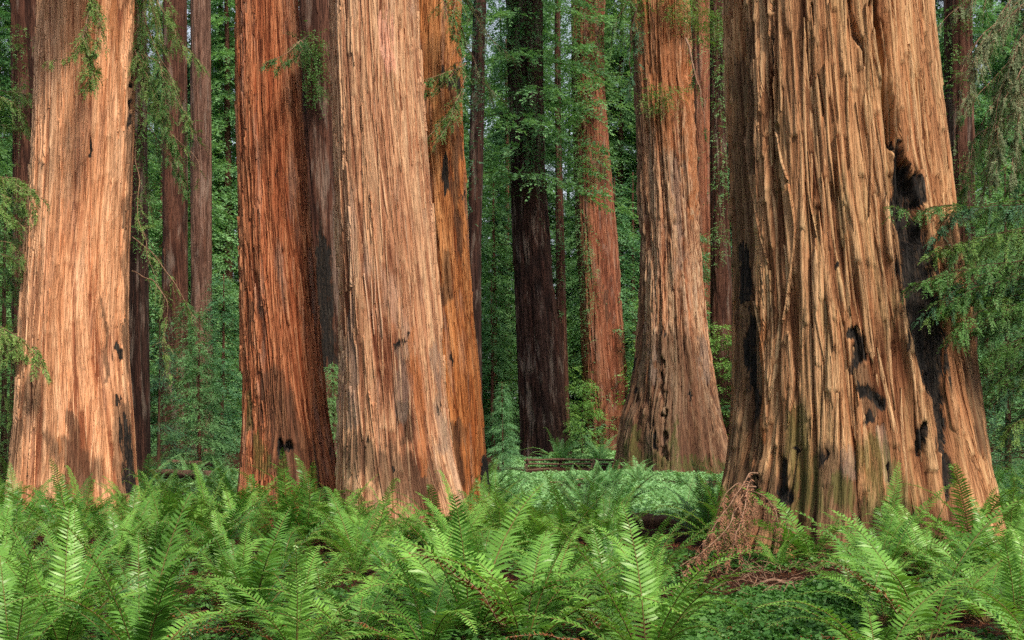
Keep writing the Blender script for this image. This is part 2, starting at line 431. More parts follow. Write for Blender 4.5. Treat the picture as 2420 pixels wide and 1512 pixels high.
    def strip(s, ps, zs, wd, lift, r):
        n = len(zs); t = np.linspace(0, 1, n)
        prof = np.clip(np.minimum(t / .12, (1 - t) / .25), 0, 1) ** .7
        base = s.radius(ps, zs); base = np.convolve(np.pad(base, 3, mode='edge'), np.ones(7) / 7, 'valid')
        cx = np.interp(zs, s.zz, s.cx)
        vs, bkv = [], []
        lf = lift * (.5 + .9 * np.abs(t - .5) * 2 * r.random()) + .012 * noise(zs * 3, ps * 31)
        for c, o in ((-1, -.02), (-.55, .6), (.35, 1.0), (1, -.02)):
            dp = c * wd * .5 * prof / s.rm
            rr = base + lf * o - (.03 if abs(c) == 1 else 0)
            vs.append(np.stack([cx + rr * np.sin(ps + dp), s.d - rr * np.cos(ps + dp), zs], -1))
            bkv.append(np.stack([(ps + dp) * s.rm, zs, np.full(n, s.seed * 7.7 + .3 * r.random())], -1))
        v = np.stack(vs, 1).reshape(-1, 3); b = np.stack(bkv, 1).reshape(-1, 3)
        i, j = np.meshgrid(np.arange(n - 1), np.arange(3), indexing='ij')
        q = np.stack([i * 4 + j, i * 4 + j + 1, (i + 1) * 4 + j + 1, (i + 1) * 4 + j], -1).reshape(-1, 4)
        nf = len(s.phi) - 32
        pi_ = np.clip(np.searchsorted(s.phi[:nf], np.clip(ps, -1.7, 1.7)), 0, nf - 1); zi = np.clip(np.searchsorted(s.zr, zs), 0, len(s.zr) - 1)
        at = {k: np.repeat(a[zi, pi_], 4) for k, a in s.marks.items()}
        s.bag.add(v, q, bk=b, crest=np.tile([.35, .8, .95, .45], n) + r.uniform(-.15, .15), **at)
    def build(s, root, mat):
        o = link('trunk', s.bag.mesh('trunk', [mat]), root)
        o.location = -Vector(root.location)
        return o

def tree_root(name, tr, label, cat='tree', group=None):
    return empty(name, (float(tr.cx[0]), tr.d, float(ground_z(tr.cx[0], tr.d))), label, cat, group)

# ------------------------------------------------------------------ boughs of foliage
def bough_meshes(pts, leaf=.055, lw=.016, twig=.5, gap=.08, start=.15, droop=.35, r0=.016, seed=0, hang=.3, kk=None, bare=0):
    """a branch along world points with side twigs; returns wood and foliage meshes as bags"""
    r = np.random.default_rng(seed + 900)
    path = curve_pts(pts, 30)
    seg = np.concatenate([[0], np.cumsum(np.linalg.norm(np.diff(path, axis=0), axis=1))]); Ltot = seg[-1]
    wood, fol = Bag(), Bag()
    wob = np.stack([noise(seg * 2.2, seed + 1.), noise(seg * 2.2, seed + 2.), noise(seg * 2.2, seed + 3.)], 1) * .05 * np.minimum(1, seg / .4)[:, None]
    path = path + wob
    v, q = tube(path, r0 * (1.05 - np.linspace(0, 1, 30) * .85), 5); wood.add(v, q)
    n = max(3, int(Ltot * (1 - start) / gap))
    ts = np.sort(r.uniform(start, 1, n)); ts[-1] = 1
    at = np.stack([np.interp(ts * Ltot, seg, path[:, i]) for i in range(3)], 1)
    tang = unit(np.stack([np.interp(ts * Ltot, seg, np.gradient(path, axis=0)[:, i]) for i in range(3)], 1))
    side = np.where(np.arange(n) % 2, 1., -1.)[:, None]
    hz = unit(np.cross(tang, [0, 0, 1.]) + r.normal(0, .25, (n, 3)))
    D = unit(tang * r.uniform(.4, 1.0, (n, 1)) + side * hz * r.uniform(.5, 1.1, (n, 1)) + np.array([0, 0, -hang]) * r.uniform(.2, 1.6, (n, 1)))
    D[-1] = tang[-1]
    L = twig * r.uniform(.5, 1.2, n) * (1.15 - .6 * ts)
    for a, dd, l in zip(at, D, L):
        k = np.linspace(0, 1, 5)[:, None]
        p = a + dd * l * k; p[:, 2] -= droop * l * k[:, 0] ** 2
        v, q = tube(p, np.linspace(r0 * .3, r0 * .12, 5), 3); wood.add(v, q)
    K2 = kk or max(4, int(twig / (leaf * .55)))
    keep = r.random(n) >= bare
    v, q, t = sprays(at[keep], D[keep], L[keep], K2, leaf, lw, .95, droop, .3, r); fol.add(v, q, tint=t)
    # second order twigs give the spray its fan
    m = int(n * 1.8); idx = r.integers(0, n, m); idx = idx[keep[idx]]; m = len(idx)
    if m:
        f = r.uniform(.25, .85, m)
        a2 = at[idx] + D[idx] * (L[idx] * f)[:, None]; a2[:, 2] -= droop * L[idx] * f ** 2
        D2 = unit(D[idx] + r.normal(0, .55, (m, 3)) + np.array([0, 0, -hang]))
        v, q, t = sprays(a2, D2, L[idx] * .5, max(3, K2 * 6 // 10), leaf, lw, .95, droop, .3, r); fol.add(v, q, tint=t)
    return wood, fol

NB = [0]
def bough(root, pts, fmat='spray', wmat='twig', **kw):
    NB[0] += 1
    wood, fol = bough_meshes(pts, seed=NB[0], **kw)
    b = link('branch', wood.mesh('branch', [M[wmat]]), root); b.location = -Vector(root.location)
    link('foliage', fol.mesh('foliage', [M[fmat]], shade=False), b)
    return b

def tuft(root, tr, spots, n, mat, size=.9, leaf=.10, lw=.035, seed=0, out=.35):
    """sprouts growing straight from the bark: spots are (u, v, half width, half height)"""
    r = np.random.default_rng(seed + 50)
    fol = Bag(); Pt, D, L = [], [], []
    tot = sum(a[2] * a[3] for a in spots)
    for u, v, hw, hh in spots:
        m = max(4, int(n * hw * hh / tot))
        uu, vv = r.normal(u, hw * .55, m), r.normal(v, hh * .55, m)
        z = H + (VH - vv * K) * tr.d / F; x = (uu * K - 512) / F * tr.d
        c, ra = np.interp(z, tr.zz, tr.cx), np.interp(z, tr.zz, tr.rd)
        ph = np.arcsin(np.clip((x - c) / ra, -.98, .98))
        over = np.clip(np.abs(x - c) - ra, 0, None) * np.sign(x - c)
        p = np.stack([c + ra * np.sin(ph) + over, tr.d - ra * np.cos(ph) - r.uniform(0, out, m), z], -1)
        dirs = np.stack([np.sin(ph) * .8 + r.normal(0, .7, m) + .5 * np.sign(over), -np.cos(ph) * .7 + r.normal(0, .3, m), r.normal(-.15, .35, m)], -1)
        Pt.append(p); D.append(dirs); L.append(size * r.uniform(.4, 1.1, m))
    v, q, t = sprays(np.concatenate(Pt), np.concatenate(D), np.concatenate(L), 6, leaf, lw, .9, .45, .35, r)
    fol.add(v, q, tint=t)
    o = link('foliage', fol.mesh('foliage', [M[mat]], shade=False), root); o.location = -Vector(root.location)
    return o

def crown_bag(h, z0, nb, length, sp, leaf, lw, seed, droop=.35, rise=.1, Kl=5, taper=1.0, slen=(.5, 1.0)):
    """a conifer crown: boughs round a stem carrying sprays all along"""
    r = np.random.default_rng(seed)
    t = r.random(nb) ** .9
    z = z0 + (h - z0) * t
    Lb = length * ((1 - t) ** taper * .85 + .15) * r.uniform(.55, 1.15, nb)
    az = r.uniform(0, 2 * PI, nb)
    ns = np.maximum(3, (Lb * sp).astype(int))
    b = np.repeat(np.arange(nb), ns); n = len(b)
    f = r.uniform(.12, 1, n) ** .8
    od = np.stack([np.cos(az[b]), np.sin(az[b]), np.zeros(n)], -1)
    sd = np.stack([-od[:, 1], od[:, 0], od[:, 2]], -1)
    w = r.normal(0, .17, n) * Lb[b] * (.35 + f * .5)
    Pt = od * (Lb[b] * f)[:, None] + sd * w[:, None]
    Pt[:, 2] = z[b] + rise * Lb[b] * f - droop * Lb[b] * f ** 2 + r.normal(0, .10, n)
    D = od + sd * (r.normal(0, .55, n) + np.sign(w) * .5)[:, None]; D[:, 2] = r.normal(-.25, .25, n)
    L = r.uniform(*slen, n)
    v, q, tint = sprays(Pt, D, L, Kl, leaf, lw, .9, .3, .3, r)
    bag = Bag(); bag.add(v, q, tint=tint)
    wood = Bag()
    for k in range(0, nb):
        s = np.linspace(0, 1, 5)[:, None]
        p = np.array([[np.cos(az[k]), np.sin(az[k]), 0]]) * Lb[k] * s
        p = np.concatenate([p[:, :2], (z[k] + rise * Lb[k] * s - droop * Lb[k] * s ** 2)], 1)
        vv, qq = tube(p, np.linspace(.006 + Lb[k] * .004, .003, 5), 4); wood.add(vv, qq)
    return bag, wood

def stem_bag(h, r0, seed, lean=.01, n=14):
    z = np.linspace(-.4, h, n)
    p = np.stack([lean * z + .05 * noise(z * .3, seed * 1.), .05 * noise(z * .3, seed + 9.), z], -1)
    b = Bag(); v, q = tube(p, r0 * (1.0 - .8 * np.clip(z / h, 0, 1)) * (1 + .5 * np.exp(-np.clip(z, 0, None) / .6)), 12); b.add(v, q)
    return b
# ------------------------------------------------------------------ camera, light, sky
cam = bpy.data.cameras.new('camera'); co = bpy.data.objects.new('camera', cam); COL.objects.link(co)
co.location = (0, 0, H); co.rotation_euler = (PI / 2, 0, 0)
cam.sensor_width = 36; cam.lens = F / 1024 * 36; cam.shift_y = (VH - 320) / 1024
cam.clip_start = .1; cam.clip_end = 3000
SC.camera = co

EL, AZ = math.radians(50), math.radians(31)            # sun height; swing to the right of straight behind the camera
sun = bpy.data.lights.new('sun', 'SUN'); so = bpy.data.objects.new('sun', sun); COL.objects.link(so)
sd = Vector((math.sin(AZ) * math.cos(EL), -math.cos(AZ) * math.cos(EL), math.sin(EL)))
so.rotation_euler = sd.to_track_quat('Z', 'Y').to_euler(); so.location = sd * 60
sun.energy = 1.5; sun.angle = math.radians(10); sun.color = (1.0, .855, .66)

w = bpy.data.worlds.new('World'); SC.world = w; w.use_nodes = True
wn, wl = w.node_tree.nodes, w.node_tree.links
bg = wn.get('Background') or wn.new('ShaderNodeBackground')
sky = wn.new('ShaderNodeTexSky'); sky.sky_type = 'NISHITA'; sky.sun_disc = False
sky.sun_elevation = EL; sky.sun_rotation = PI - AZ
sky.air_density = 1.0; sky.dust_density = 3.0; sky.ozone_density = 1.0
hs = wn.new('ShaderNodeHueSaturation'); hs.inputs['Saturation'].default_value = .45; wl.new(sky.outputs[0], hs.inputs['Color']); wl.new(hs.outputs[0], bg.inputs['Color']); bg.inputs['Strength'].default_value = .057
SC.view_settings.view_transform = 'Standard'; SC.view_settings.look = 'None'
SC.view_settings.exposure = 1.88; SC.view_settings.gamma = 1
cy = SC.cycles
cy.max_bounces = 5; cy.diffuse_bounces = 2; cy.glossy_bounces = 2; cy.transmission_bounces = 3; cy.transparent_max_bounces = 4
SC.render.filter_size = 1.2; cy.use_denoising = False; cy.use_adaptive_sampling = True; cy.adaptive_threshold = .018; cy.adaptive_min_samples = 24; cy.use_light_tree = False; cy.sample_clamp_indirect = 4

# ------------------------------------------------------------------ ground
def build_ground():
    xs = np.concatenate([-np.geomspace(900, 24, 24), np.arange(-23.5, 23.6, .25), np.geomspace(24, 900, 24)])
    ys = np.concatenate([-np.geomspace(300, 8, 12), np.arange(-7, 46, .25), np.geomspace(46, 1500, 60)])
    X, Y = np.meshgrid(xs, ys); Z = ground_z(X, Y) + .02 * noise(X * 4, Y * 4, 1.7) * (Y < 60)
    n, m = X.shape
    i, j = np.meshgrid(np.arange(n - 1), np.arange(m - 1), indexing='ij')
    q = np.stack([i * m + j, i * m + j + 1, (i + 1) * m + j + 1, (i + 1) * m + j], -1).reshape(-1, 4)
    tag(link('ground', mesh_np('ground', np.stack([X, Y, Z], -1).reshape(-1, 3), [q], None, [M['ground']])), kind='structure',
        label='reddish brown forest floor under the ferns')
build_ground()
# ------------------------------------------------------------------ the great redwoods
BK = {}
BK['A'] = bark_mat('bark_sunlit_tan', (.26, .09, .045), (.60, .305, .165), (.83, .495, .30), (.86, .62, .46), .45, contrast=.42, alt=(.70, .43, .29), alt_amt=.35)  # paler than the other barks, the sun patch being put into the colour
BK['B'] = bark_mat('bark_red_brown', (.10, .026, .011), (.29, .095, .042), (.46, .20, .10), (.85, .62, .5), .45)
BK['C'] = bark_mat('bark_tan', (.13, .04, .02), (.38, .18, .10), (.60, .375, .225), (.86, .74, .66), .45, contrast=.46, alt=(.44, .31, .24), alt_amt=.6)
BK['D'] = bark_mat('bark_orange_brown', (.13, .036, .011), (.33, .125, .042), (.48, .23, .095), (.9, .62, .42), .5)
BK['J'] = bark_mat('bark_olive_tan', (.10, .032, .013), (.33, .16, .078), (.53, .335, .185), (.92, .78, .62), .4, contrast=.40, alt=(.36, .28, .14), alt_amt=.55)
BK['F'] = bark_mat('bark_mixed', (.13, .05, .028), (.34, .18, .10), (.48, .33, .21), (.85, .55, .42), .55)
BK['E'] = bark_mat('bark_dark', (.012, .006, .005), (.030, .014, .011), (.062, .030, .022), (.9, .6, .5), .5)  # near black: shade from neighbouring trees put into the bark colour
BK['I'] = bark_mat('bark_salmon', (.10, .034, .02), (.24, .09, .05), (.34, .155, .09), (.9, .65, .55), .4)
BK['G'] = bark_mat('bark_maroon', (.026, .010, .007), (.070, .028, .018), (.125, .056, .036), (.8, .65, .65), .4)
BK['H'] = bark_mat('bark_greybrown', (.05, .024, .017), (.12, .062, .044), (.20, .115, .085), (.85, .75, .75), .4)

TR = {}
def big(key, name, label, rows, d, mat, group=None, **kw):
    tr = Trunk(rows, d, seed=len(TR) + 1, **kw)
    root = tree_root(name, tr, label, 'tree', group)
    tr.build(root, BK[mat]); TR[key] = (tr, root)
    return tr, root

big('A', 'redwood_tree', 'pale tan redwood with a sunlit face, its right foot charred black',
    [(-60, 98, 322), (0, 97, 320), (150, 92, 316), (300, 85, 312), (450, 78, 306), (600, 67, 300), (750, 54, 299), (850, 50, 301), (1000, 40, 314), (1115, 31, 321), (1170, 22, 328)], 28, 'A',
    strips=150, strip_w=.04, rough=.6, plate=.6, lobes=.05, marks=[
        ('dark', [(290, 960, 16), (297, 1087, 30), (306, 1160, 34)], .02), ('char', [(290, 985, 5), (297, 1070, 10), (304, 1150, 18)], .04), ('char', [(276, 812, 6), (276, 835, 6)], .06), ('char', [(281, 940, 6)], .03),
        ('dark', [(170, 985, 12), (177, 1047, 14)], .03), ('orange', [(138, 985, 4), (138, 1070, 6)], .06), ('dark', [(82, 880, 20), (70, 960, 24)], .06),
        ('char', [(214, 346, 6)], -.03), ('char', [(309, 190, 3), (306, 300, 4)], .12), ('dark', [(300, 560, 7), (303, 900, 9)], .0), ('dark', [(245, 700, 4), (250, 900, 5)], .0), ('dark', [(316, 120, 7), (304, 420, 9), (298, 650, 8), (300, 880, 9)], .0),
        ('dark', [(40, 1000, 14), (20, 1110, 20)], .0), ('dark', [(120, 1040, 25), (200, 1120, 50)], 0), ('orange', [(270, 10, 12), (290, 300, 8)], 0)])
big('B', 'redwood_tree', 'reddish brown redwood with coarse ribbed bark and green moss at its left foot',
    [(-60, 556, 702), (0, 557, 705), (150, 558, 712), (300, 560, 719), (450, 564, 730), (600, 568, 744), (750, 571, 756), (900, 573, 768), (1000, 571, 780), (1060, 566, 791), (1130, 560, 803)], 26.8, 'B',
    strips=300, strip_w=.06, comb=.85, rough=1.1, plate=1.1, marks=[
        ('moss', [(583, 930, 6), (584, 1010, 8)], .02), ('moss', [(600, 1030, 14), (622, 1100, 26)], 0), ('char', [(662, 1056, 13), (680, 1059, 12)], .14), ('dark', [(588, 720, 8), (590, 820, 8)], .02),
        ('char', [(649, 396, 6)], .03), ('dark', [(640, 900, 30), (690, 1090, 60)], 0), ('char', [(778, 1064, 3)], .03), ('char', [(578, 905, 6)], .06)])
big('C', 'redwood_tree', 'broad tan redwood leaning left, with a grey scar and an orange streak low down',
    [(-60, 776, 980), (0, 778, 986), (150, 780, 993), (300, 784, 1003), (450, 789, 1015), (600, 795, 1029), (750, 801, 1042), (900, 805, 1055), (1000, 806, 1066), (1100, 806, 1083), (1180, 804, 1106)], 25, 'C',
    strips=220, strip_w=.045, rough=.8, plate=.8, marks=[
        ('pale', [(905, 30, 9), (915, 100, 13), (924, 172, 8)], .035), ('char', [(938, 796, 6), (966, 782, 5)], .07), ('grey', [(952, 800, 17), (945, 907, 22), (952, 985, 22)], .05),
        ('dark', [(955, 960, 18), (960, 1030, 16)], .03), ('orange', [(974, 770, 4), (986, 886, 10), (996, 992, 10), (1002, 1110, 8)], .04), ('char', [(869, 1048, 7)], .05),
        ('dark', [(880, 1090, 7), (884, 1140, 9)], .04), ('char', [(937, 1107, 7)], .04), ('char', [(907, 288, 5)], -.02), ('char', [(887, 300, 4)], .02), ('char', [(1048, 965, 6)], .04), ('grey', [(830, 700, 10), (835, 1000, 12)], 0),
        ('grey', [(1025, 800, 9), (1045, 1050, 14)], 0), ('dark', [(840, 1060, 30), (980, 1140, 60)], 0)])
big('D', 'redwood_tree', 'orange brown redwood half hidden behind the broad tan leaning trunk',
    [(-60, 930, 1084), (0, 932, 1086), (200, 935, 1090), (350, 938, 1095), (450, 940, 1101), (600, 942, 1109), (750, 943, 1119), (900, 943, 1133), (1000, 942, 1139), (1060, 940, 1143), (1160, 938, 1152)], 28, 'D',
    strips=170, strip_w=.045, rough=.8, plate=.8, marks=[
        ('char', [(1052, 180, 14), (1072, 190, 20)], .05), ('char', [(1052, 380, 8), (1056, 440, 10)], .10), ('dark', [(1050, 440, 10)], .02), ('dark', [(1056, 600, 11), (1055, 700, 13)], .02),
        ('char', [(1066, 840, 6)], .03), ('char', [(1146, 1080, 8), (1150, 1150, 10)], .06), ('dark', [(1075, 1000, 14), (1080, 1120, 22)], 0), ('char', [(1098, 465, 5)], -.03), ('dark', [(1075, 210, 12), (1085, 600, 6)], 0)])
big('J', 'redwood_tree', 'widest redwood, olive tan strip bark with black burn hollows down its right side',
    [(-60, 1716, 2180), (0, 1717, 2186), (150, 1719, 2200), (300, 1723, 2216), (450, 1727, 2232), (600, 1732, 2252), (750, 1731, 2276), (900, 1730, 2294), (1000, 1726, 2307), (1080, 1719, 2320), (1150, 1706, 2334), (1220, 1688, 2348), (1290, 1664, 2362)], 21.5, 'J',
    strips=190, strip_w=.09, rough=1.0, plate=1.15, lobes=.075, strip_len=(.6, 4.2),
    strip_paths=[[(1778, 290, 13), (1790, 400, 16), (1803, 480, 13), (1822, 610, 6)], [(1838, 300, 8), (1850, 370, 9), (1866, 420, 4)], [(2052, 0, 12), (2040, 120, 14), (2042, 260, 11), (2048, 400, 10), (2040, 520, 5)],
                 [(1868, 430, 6), (1880, 540, 12), (1868, 640, 10), (1850, 760, 8)], [(1930, 520, 8), (1940, 640, 14), (1955, 760, 14), (1960, 830, 8)], [(1900, 40, 10), (1896, 240, 13), (1905, 460, 12), (1925, 560, 8)],
                 [(1985, 560, 9), (1990, 700, 14), (2000, 860, 16), (2010, 960, 9)], [(1862, 780, 10), (1868, 900, 18), (1860, 1010, 10)], [(2072, 620, 10), (2085, 760, 13), (2090, 900, 14), (2096, 970, 7)], [(1945, 150, 8), (1950, 330, 11), (1965, 470, 8)],
                 [(2100, 560, 7), (2120, 690, 10), (2138, 800, 7)], [(1800, 700, 7), (1815, 860, 9), (1820, 1000, 6)], [(1912, 620, 5), (1925, 760, 10), (1940, 860, 7)], [(2150, 100, 9), (2165, 260, 10), (2178, 400, 8)]],
    marks=[('split', [(1822, 0, 4), (1821, 100, 6), (1817, 272, 6), (1812, 380, 5)], .20), ('char', [(1822, 0, 2), (1820, 150, 3), (1815, 330, 3)], .0),
           ('split', [(1913, 0, 3), (1920, 150, 4), (1940, 270, 4)], .12), ('split', [(2003, 0, 4), (2028, 110, 7), (2042, 165, 5)], .14), ('dark', [(2018, 70, 4), (2040, 160, 7)], 0),
           ('split', [(2064, 0, 12), (2088, 150, 13), (2104, 280, 13), (2112, 345, 12)], .40), ('char', [(2097, 225, 5), (2101, 262, 6)], .08),
           ('char', [(2122, 350, 12), (2130, 400, 20), (2146, 450, 29), (2150, 500, 34), (2157, 545, 32)], .32), ('char', [(2159, 540, 40), (2165, 630, 42), (2176, 723, 38), (2190, 804, 36), (2204, 870, 28), (2216, 930, 20)], .11),
           ('char', [(2168, 425, 12), (2182, 490, 10)], .08), ('char', [(2196, 860, 18), (2212, 930, 13), (2224, 1007, 17), (2224, 1065, 13)], .08), ('char', [(2180, 1015, 6), (2182, 1075, 7)], .12), ('char', [(2236, 1090, 12), (2244, 1150, 17)], .05),
           ('char', [(2205, 900, 8)], .04), ('orange', [(2215, 560, 12), (2220, 760, 14), (2228, 880, 10)], 0), ('dark', [(2250, 520, 12), (2262, 720, 18)], 0), ('dark', [(2290, 800, 12), (2320, 1050, 14)], 0),  # the dark stroke beside the orange paints in shade from the foliage
           ('char', [(2018, 792, 14), (2038, 796, 14), (2030, 835, 20), (2018, 875, 13)], .13), ('char', [(2036, 925, 13), (2062, 930, 10), (2088, 956, 9)], .06), ('char', [(2055, 980, 13)], .04), ('dark', [(2030, 870, 20), (2060, 960, 26)], .04),
           ('grey', [(2080, 1010, 12), (2102, 1120, 18)], .03), ('char', [(2101, 1095, 5), (2103, 1120, 5)], .10), ('char', [(1950, 1077, 7)], .06), ('char', [(1876, 1052, 9)], .08), ('char', [(1843, 1090, 15), (1843, 1180, 18)], .05),
           ('dark', [(1748, 380, 16), (1754, 650, 26), (1772, 937, 26), (1780, 1080, 14)], .04), ('dark', [(1752, 560, 14), (1772, 937, 16)], .03), ('char', [(1752, 590, 9), (1755, 700, 12)], .03), ('char', [(1758, 760, 9), (1766, 900, 10), (1776, 1000, 6)], .03), ('dark', [(1738, 150, 10), (1742, 400, 14)], .02), ('dark', [(1765, 60, 8), (1770, 400, 14)], .03),
           ('dark', [(1735, 600, 10), (1735, 900, 12)], 0), ('char', [(1783, 1137, 8), (1785, 1172, 8)], .10), ('orange', [(1795, 760, 6), (1800, 1040, 8)], 0), ('moss', [(1890, 1090, 12), (1895, 1180, 22)], 0), ('moss', [(1990, 1120, 14), (2000, 1180, 26)], 0),
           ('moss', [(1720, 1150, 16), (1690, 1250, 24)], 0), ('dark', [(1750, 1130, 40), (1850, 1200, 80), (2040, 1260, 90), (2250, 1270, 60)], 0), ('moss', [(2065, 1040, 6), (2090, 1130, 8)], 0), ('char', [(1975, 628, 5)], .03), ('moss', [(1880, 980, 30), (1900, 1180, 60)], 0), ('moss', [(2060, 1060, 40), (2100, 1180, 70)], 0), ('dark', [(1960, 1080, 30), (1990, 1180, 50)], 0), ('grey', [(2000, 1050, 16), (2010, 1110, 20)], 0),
           ('dark', [(1700, 1100, 25), (1740, 1010, 12)], 0)])
big('F', 'redwood_tree', 'flaring redwood beyond the clover, orange above and mossy grey at the base',
    [(-60, 1487, 1628), (0, 1489, 1629), (200, 1499, 1632), (350, 1507, 1640), (500, 1514, 1648), (650, 1515, 1657), (750, 1514, 1666), (850, 1507, 1680), (920, 1497, 1693), (980, 1479, 1705), (1040, 1472, 1714), (1115, 1469, 1722)], 68, 'F', px=1.0,
    strips=150, strip_w=.13, rough=1.7, plate=1.3, lobes=.19, strip_len=(1.5, 6), marks=[
        ('dark', [(1494, 20, 12), (1503, 250, 10), (1508, 500, 8)], 0), ('dark', [(1508, 560, 10), (1503, 700, 14), (1499, 852, 16), (1486, 976, 18), (1482, 1080, 16)], 0), ('char', [(1500, 800, 4), (1490, 930, 5)], 0), ('grey', [(1601, 375, 11), (1607, 520, 12), (1612, 640, 9)], .12), ('grey', [(1616, 667, 7)], .1),
        ('moss', [(1592, 1010, 8), (1593, 1060, 15)], 0), ('moss', [(1496, 1010, 6), (1492, 1080, 12)], 0), ('split', [(1566, 860, 4), (1570, 1090, 6)], .4), ('char', [(1569, 786, 6)], .1), ('char', [(1635, 935, 6)], .15), ('moss', [(1545, 1060, 8)], 0),
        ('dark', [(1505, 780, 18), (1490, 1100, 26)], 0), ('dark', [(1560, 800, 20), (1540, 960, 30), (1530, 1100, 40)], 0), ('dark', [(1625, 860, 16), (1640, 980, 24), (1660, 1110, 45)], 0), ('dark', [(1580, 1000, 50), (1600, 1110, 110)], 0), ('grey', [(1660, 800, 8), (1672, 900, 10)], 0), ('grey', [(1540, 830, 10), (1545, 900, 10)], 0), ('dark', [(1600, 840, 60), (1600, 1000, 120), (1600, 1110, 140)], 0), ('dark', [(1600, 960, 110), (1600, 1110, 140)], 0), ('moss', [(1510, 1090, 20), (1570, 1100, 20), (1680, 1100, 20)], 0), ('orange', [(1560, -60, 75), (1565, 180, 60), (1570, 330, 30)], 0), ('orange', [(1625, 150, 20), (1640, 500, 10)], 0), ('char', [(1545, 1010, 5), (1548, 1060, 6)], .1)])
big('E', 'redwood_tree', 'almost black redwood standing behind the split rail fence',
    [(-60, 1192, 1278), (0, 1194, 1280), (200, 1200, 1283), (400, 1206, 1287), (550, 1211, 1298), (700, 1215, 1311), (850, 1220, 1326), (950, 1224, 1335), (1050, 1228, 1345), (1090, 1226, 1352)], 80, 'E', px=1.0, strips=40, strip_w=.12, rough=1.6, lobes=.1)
big('I', 'redwood_tree', 'salmon coloured redwood left of the mossy flaring tree, its left side hung with foliage',
    [(-60, 1336, 1408), (0, 1340, 1414), (150, 1347, 1424), (300, 1353, 1436), (450, 1358, 1448), (600, 1363, 1460), (750, 1370, 1472), (900, 1376, 1484), (1000, 1384, 1487), (1095, 1392, 1490)], 90, 'I', px=1.0, strips=40, strip_w=.12, rough=1.2, lobes=.07,
    marks=[('dark', [(1430, 690, 6), (1440, 760, 5)], 0), ('dark', [(1350, 100, 14), (1365, 700, 12)], 0)])
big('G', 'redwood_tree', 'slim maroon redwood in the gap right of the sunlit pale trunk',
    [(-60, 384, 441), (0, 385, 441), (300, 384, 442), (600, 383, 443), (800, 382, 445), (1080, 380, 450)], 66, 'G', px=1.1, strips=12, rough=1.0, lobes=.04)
big('G2', 'redwood_tree', 'slim greyish brown redwood, farther right of the slim maroon one',
    [(-60, 450, 496), (0, 450, 496), (300, 450, 499), (670, 451, 500), (1080, 448, 506)], 82, 'H', px=1.1, strips=12, rough=1.0, lobes=.04)
big('A2', 'redwood_tree', 'dark red redwood behind the upper left edge of the sunlit pale trunk',
    [(-60, 24, 106), (0, 25, 104), (300, 30, 104), (600, 32, 108), (900, 28, 112), (1120, 20, 120)], 44, 'G', px=1.1, strips=25, rough=1.1, lobes=.05)
big('A3', 'redwood_tree', 'dark narrow trunk just behind the right edge of the sunlit pale trunk',
    [(-60, 300, 345), (0, 300, 345), (400, 302, 348), (800, 300, 352), (1100, 296, 356)], 46, 'E', px=1.2, strips=8, rough=1.0, lobes=.05)
big('B2', 'redwood_tree', 'dark brown redwood in the slot between the ribbed and the broad tan trunks',
    [(-60, 705, 778), (0, 706, 780), (200, 712, 785), (450, 722, 792), (700, 735, 803), (860, 742, 812), (1120, 748, 825)], 46, 'G', px=1.1, strips=25, rough=1.1, lobes=.05,
    marks=[('char', [(760, 560, 14), (765, 700, 18), (775, 850, 22)], .03)])
big('H', 'redwood_tree', 'slender dark trunk just right of the orange brown trunk',
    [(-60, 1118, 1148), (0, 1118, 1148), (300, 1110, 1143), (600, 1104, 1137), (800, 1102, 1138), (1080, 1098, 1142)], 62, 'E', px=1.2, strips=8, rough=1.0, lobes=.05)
big('E2', 'redwood_tree', 'thin trunk hugging the right edge of the almost black redwood',
    [(-60, 1308, 1322), (0, 1308, 1322), (300, 1311, 1326), (600, 1313, 1335), (800, 1313, 1340), (1080, 1314, 1350)], 86, 'G', px=1.2, strips=5, rough=1.0, lobes=.04)
big('F2', 'redwood_tree', 'reddish trunk showing right behind the flaring orange and grey redwood',
    [(-60, 1630, 1684), (0, 1632, 1686), (300, 1636, 1688), (600, 1640, 1692), (800, 1642, 1698), (1090, 1640, 1706)], 98, 'I', px=1.1, strips=15, rough=1.2, lobes=.05)
big('F3', 'redwood_tree', 'dull red trunk seen against the left edge of the widest redwood',
    [(-60, 1676, 1708), (0, 1676, 1708), (300, 1677, 1716), (600, 1678, 1727), (800, 1678, 1736), (1090, 1676, 1750)], 92, 'G', px=1.1, strips=10, rough=1.2, lobes=.05)
big('K', 'redwood_tree', 'dark red trunk behind drooping twigs, right of the widest redwood',
    [(-60, 2228, 2292), (0, 2230, 2294), (300, 2234, 2300), (600, 2238, 2306), (900, 2236, 2312), (1150, 2230, 2320)], 36, 'G', px=1.2, strips=15, rough=1.0, lobes=.05)
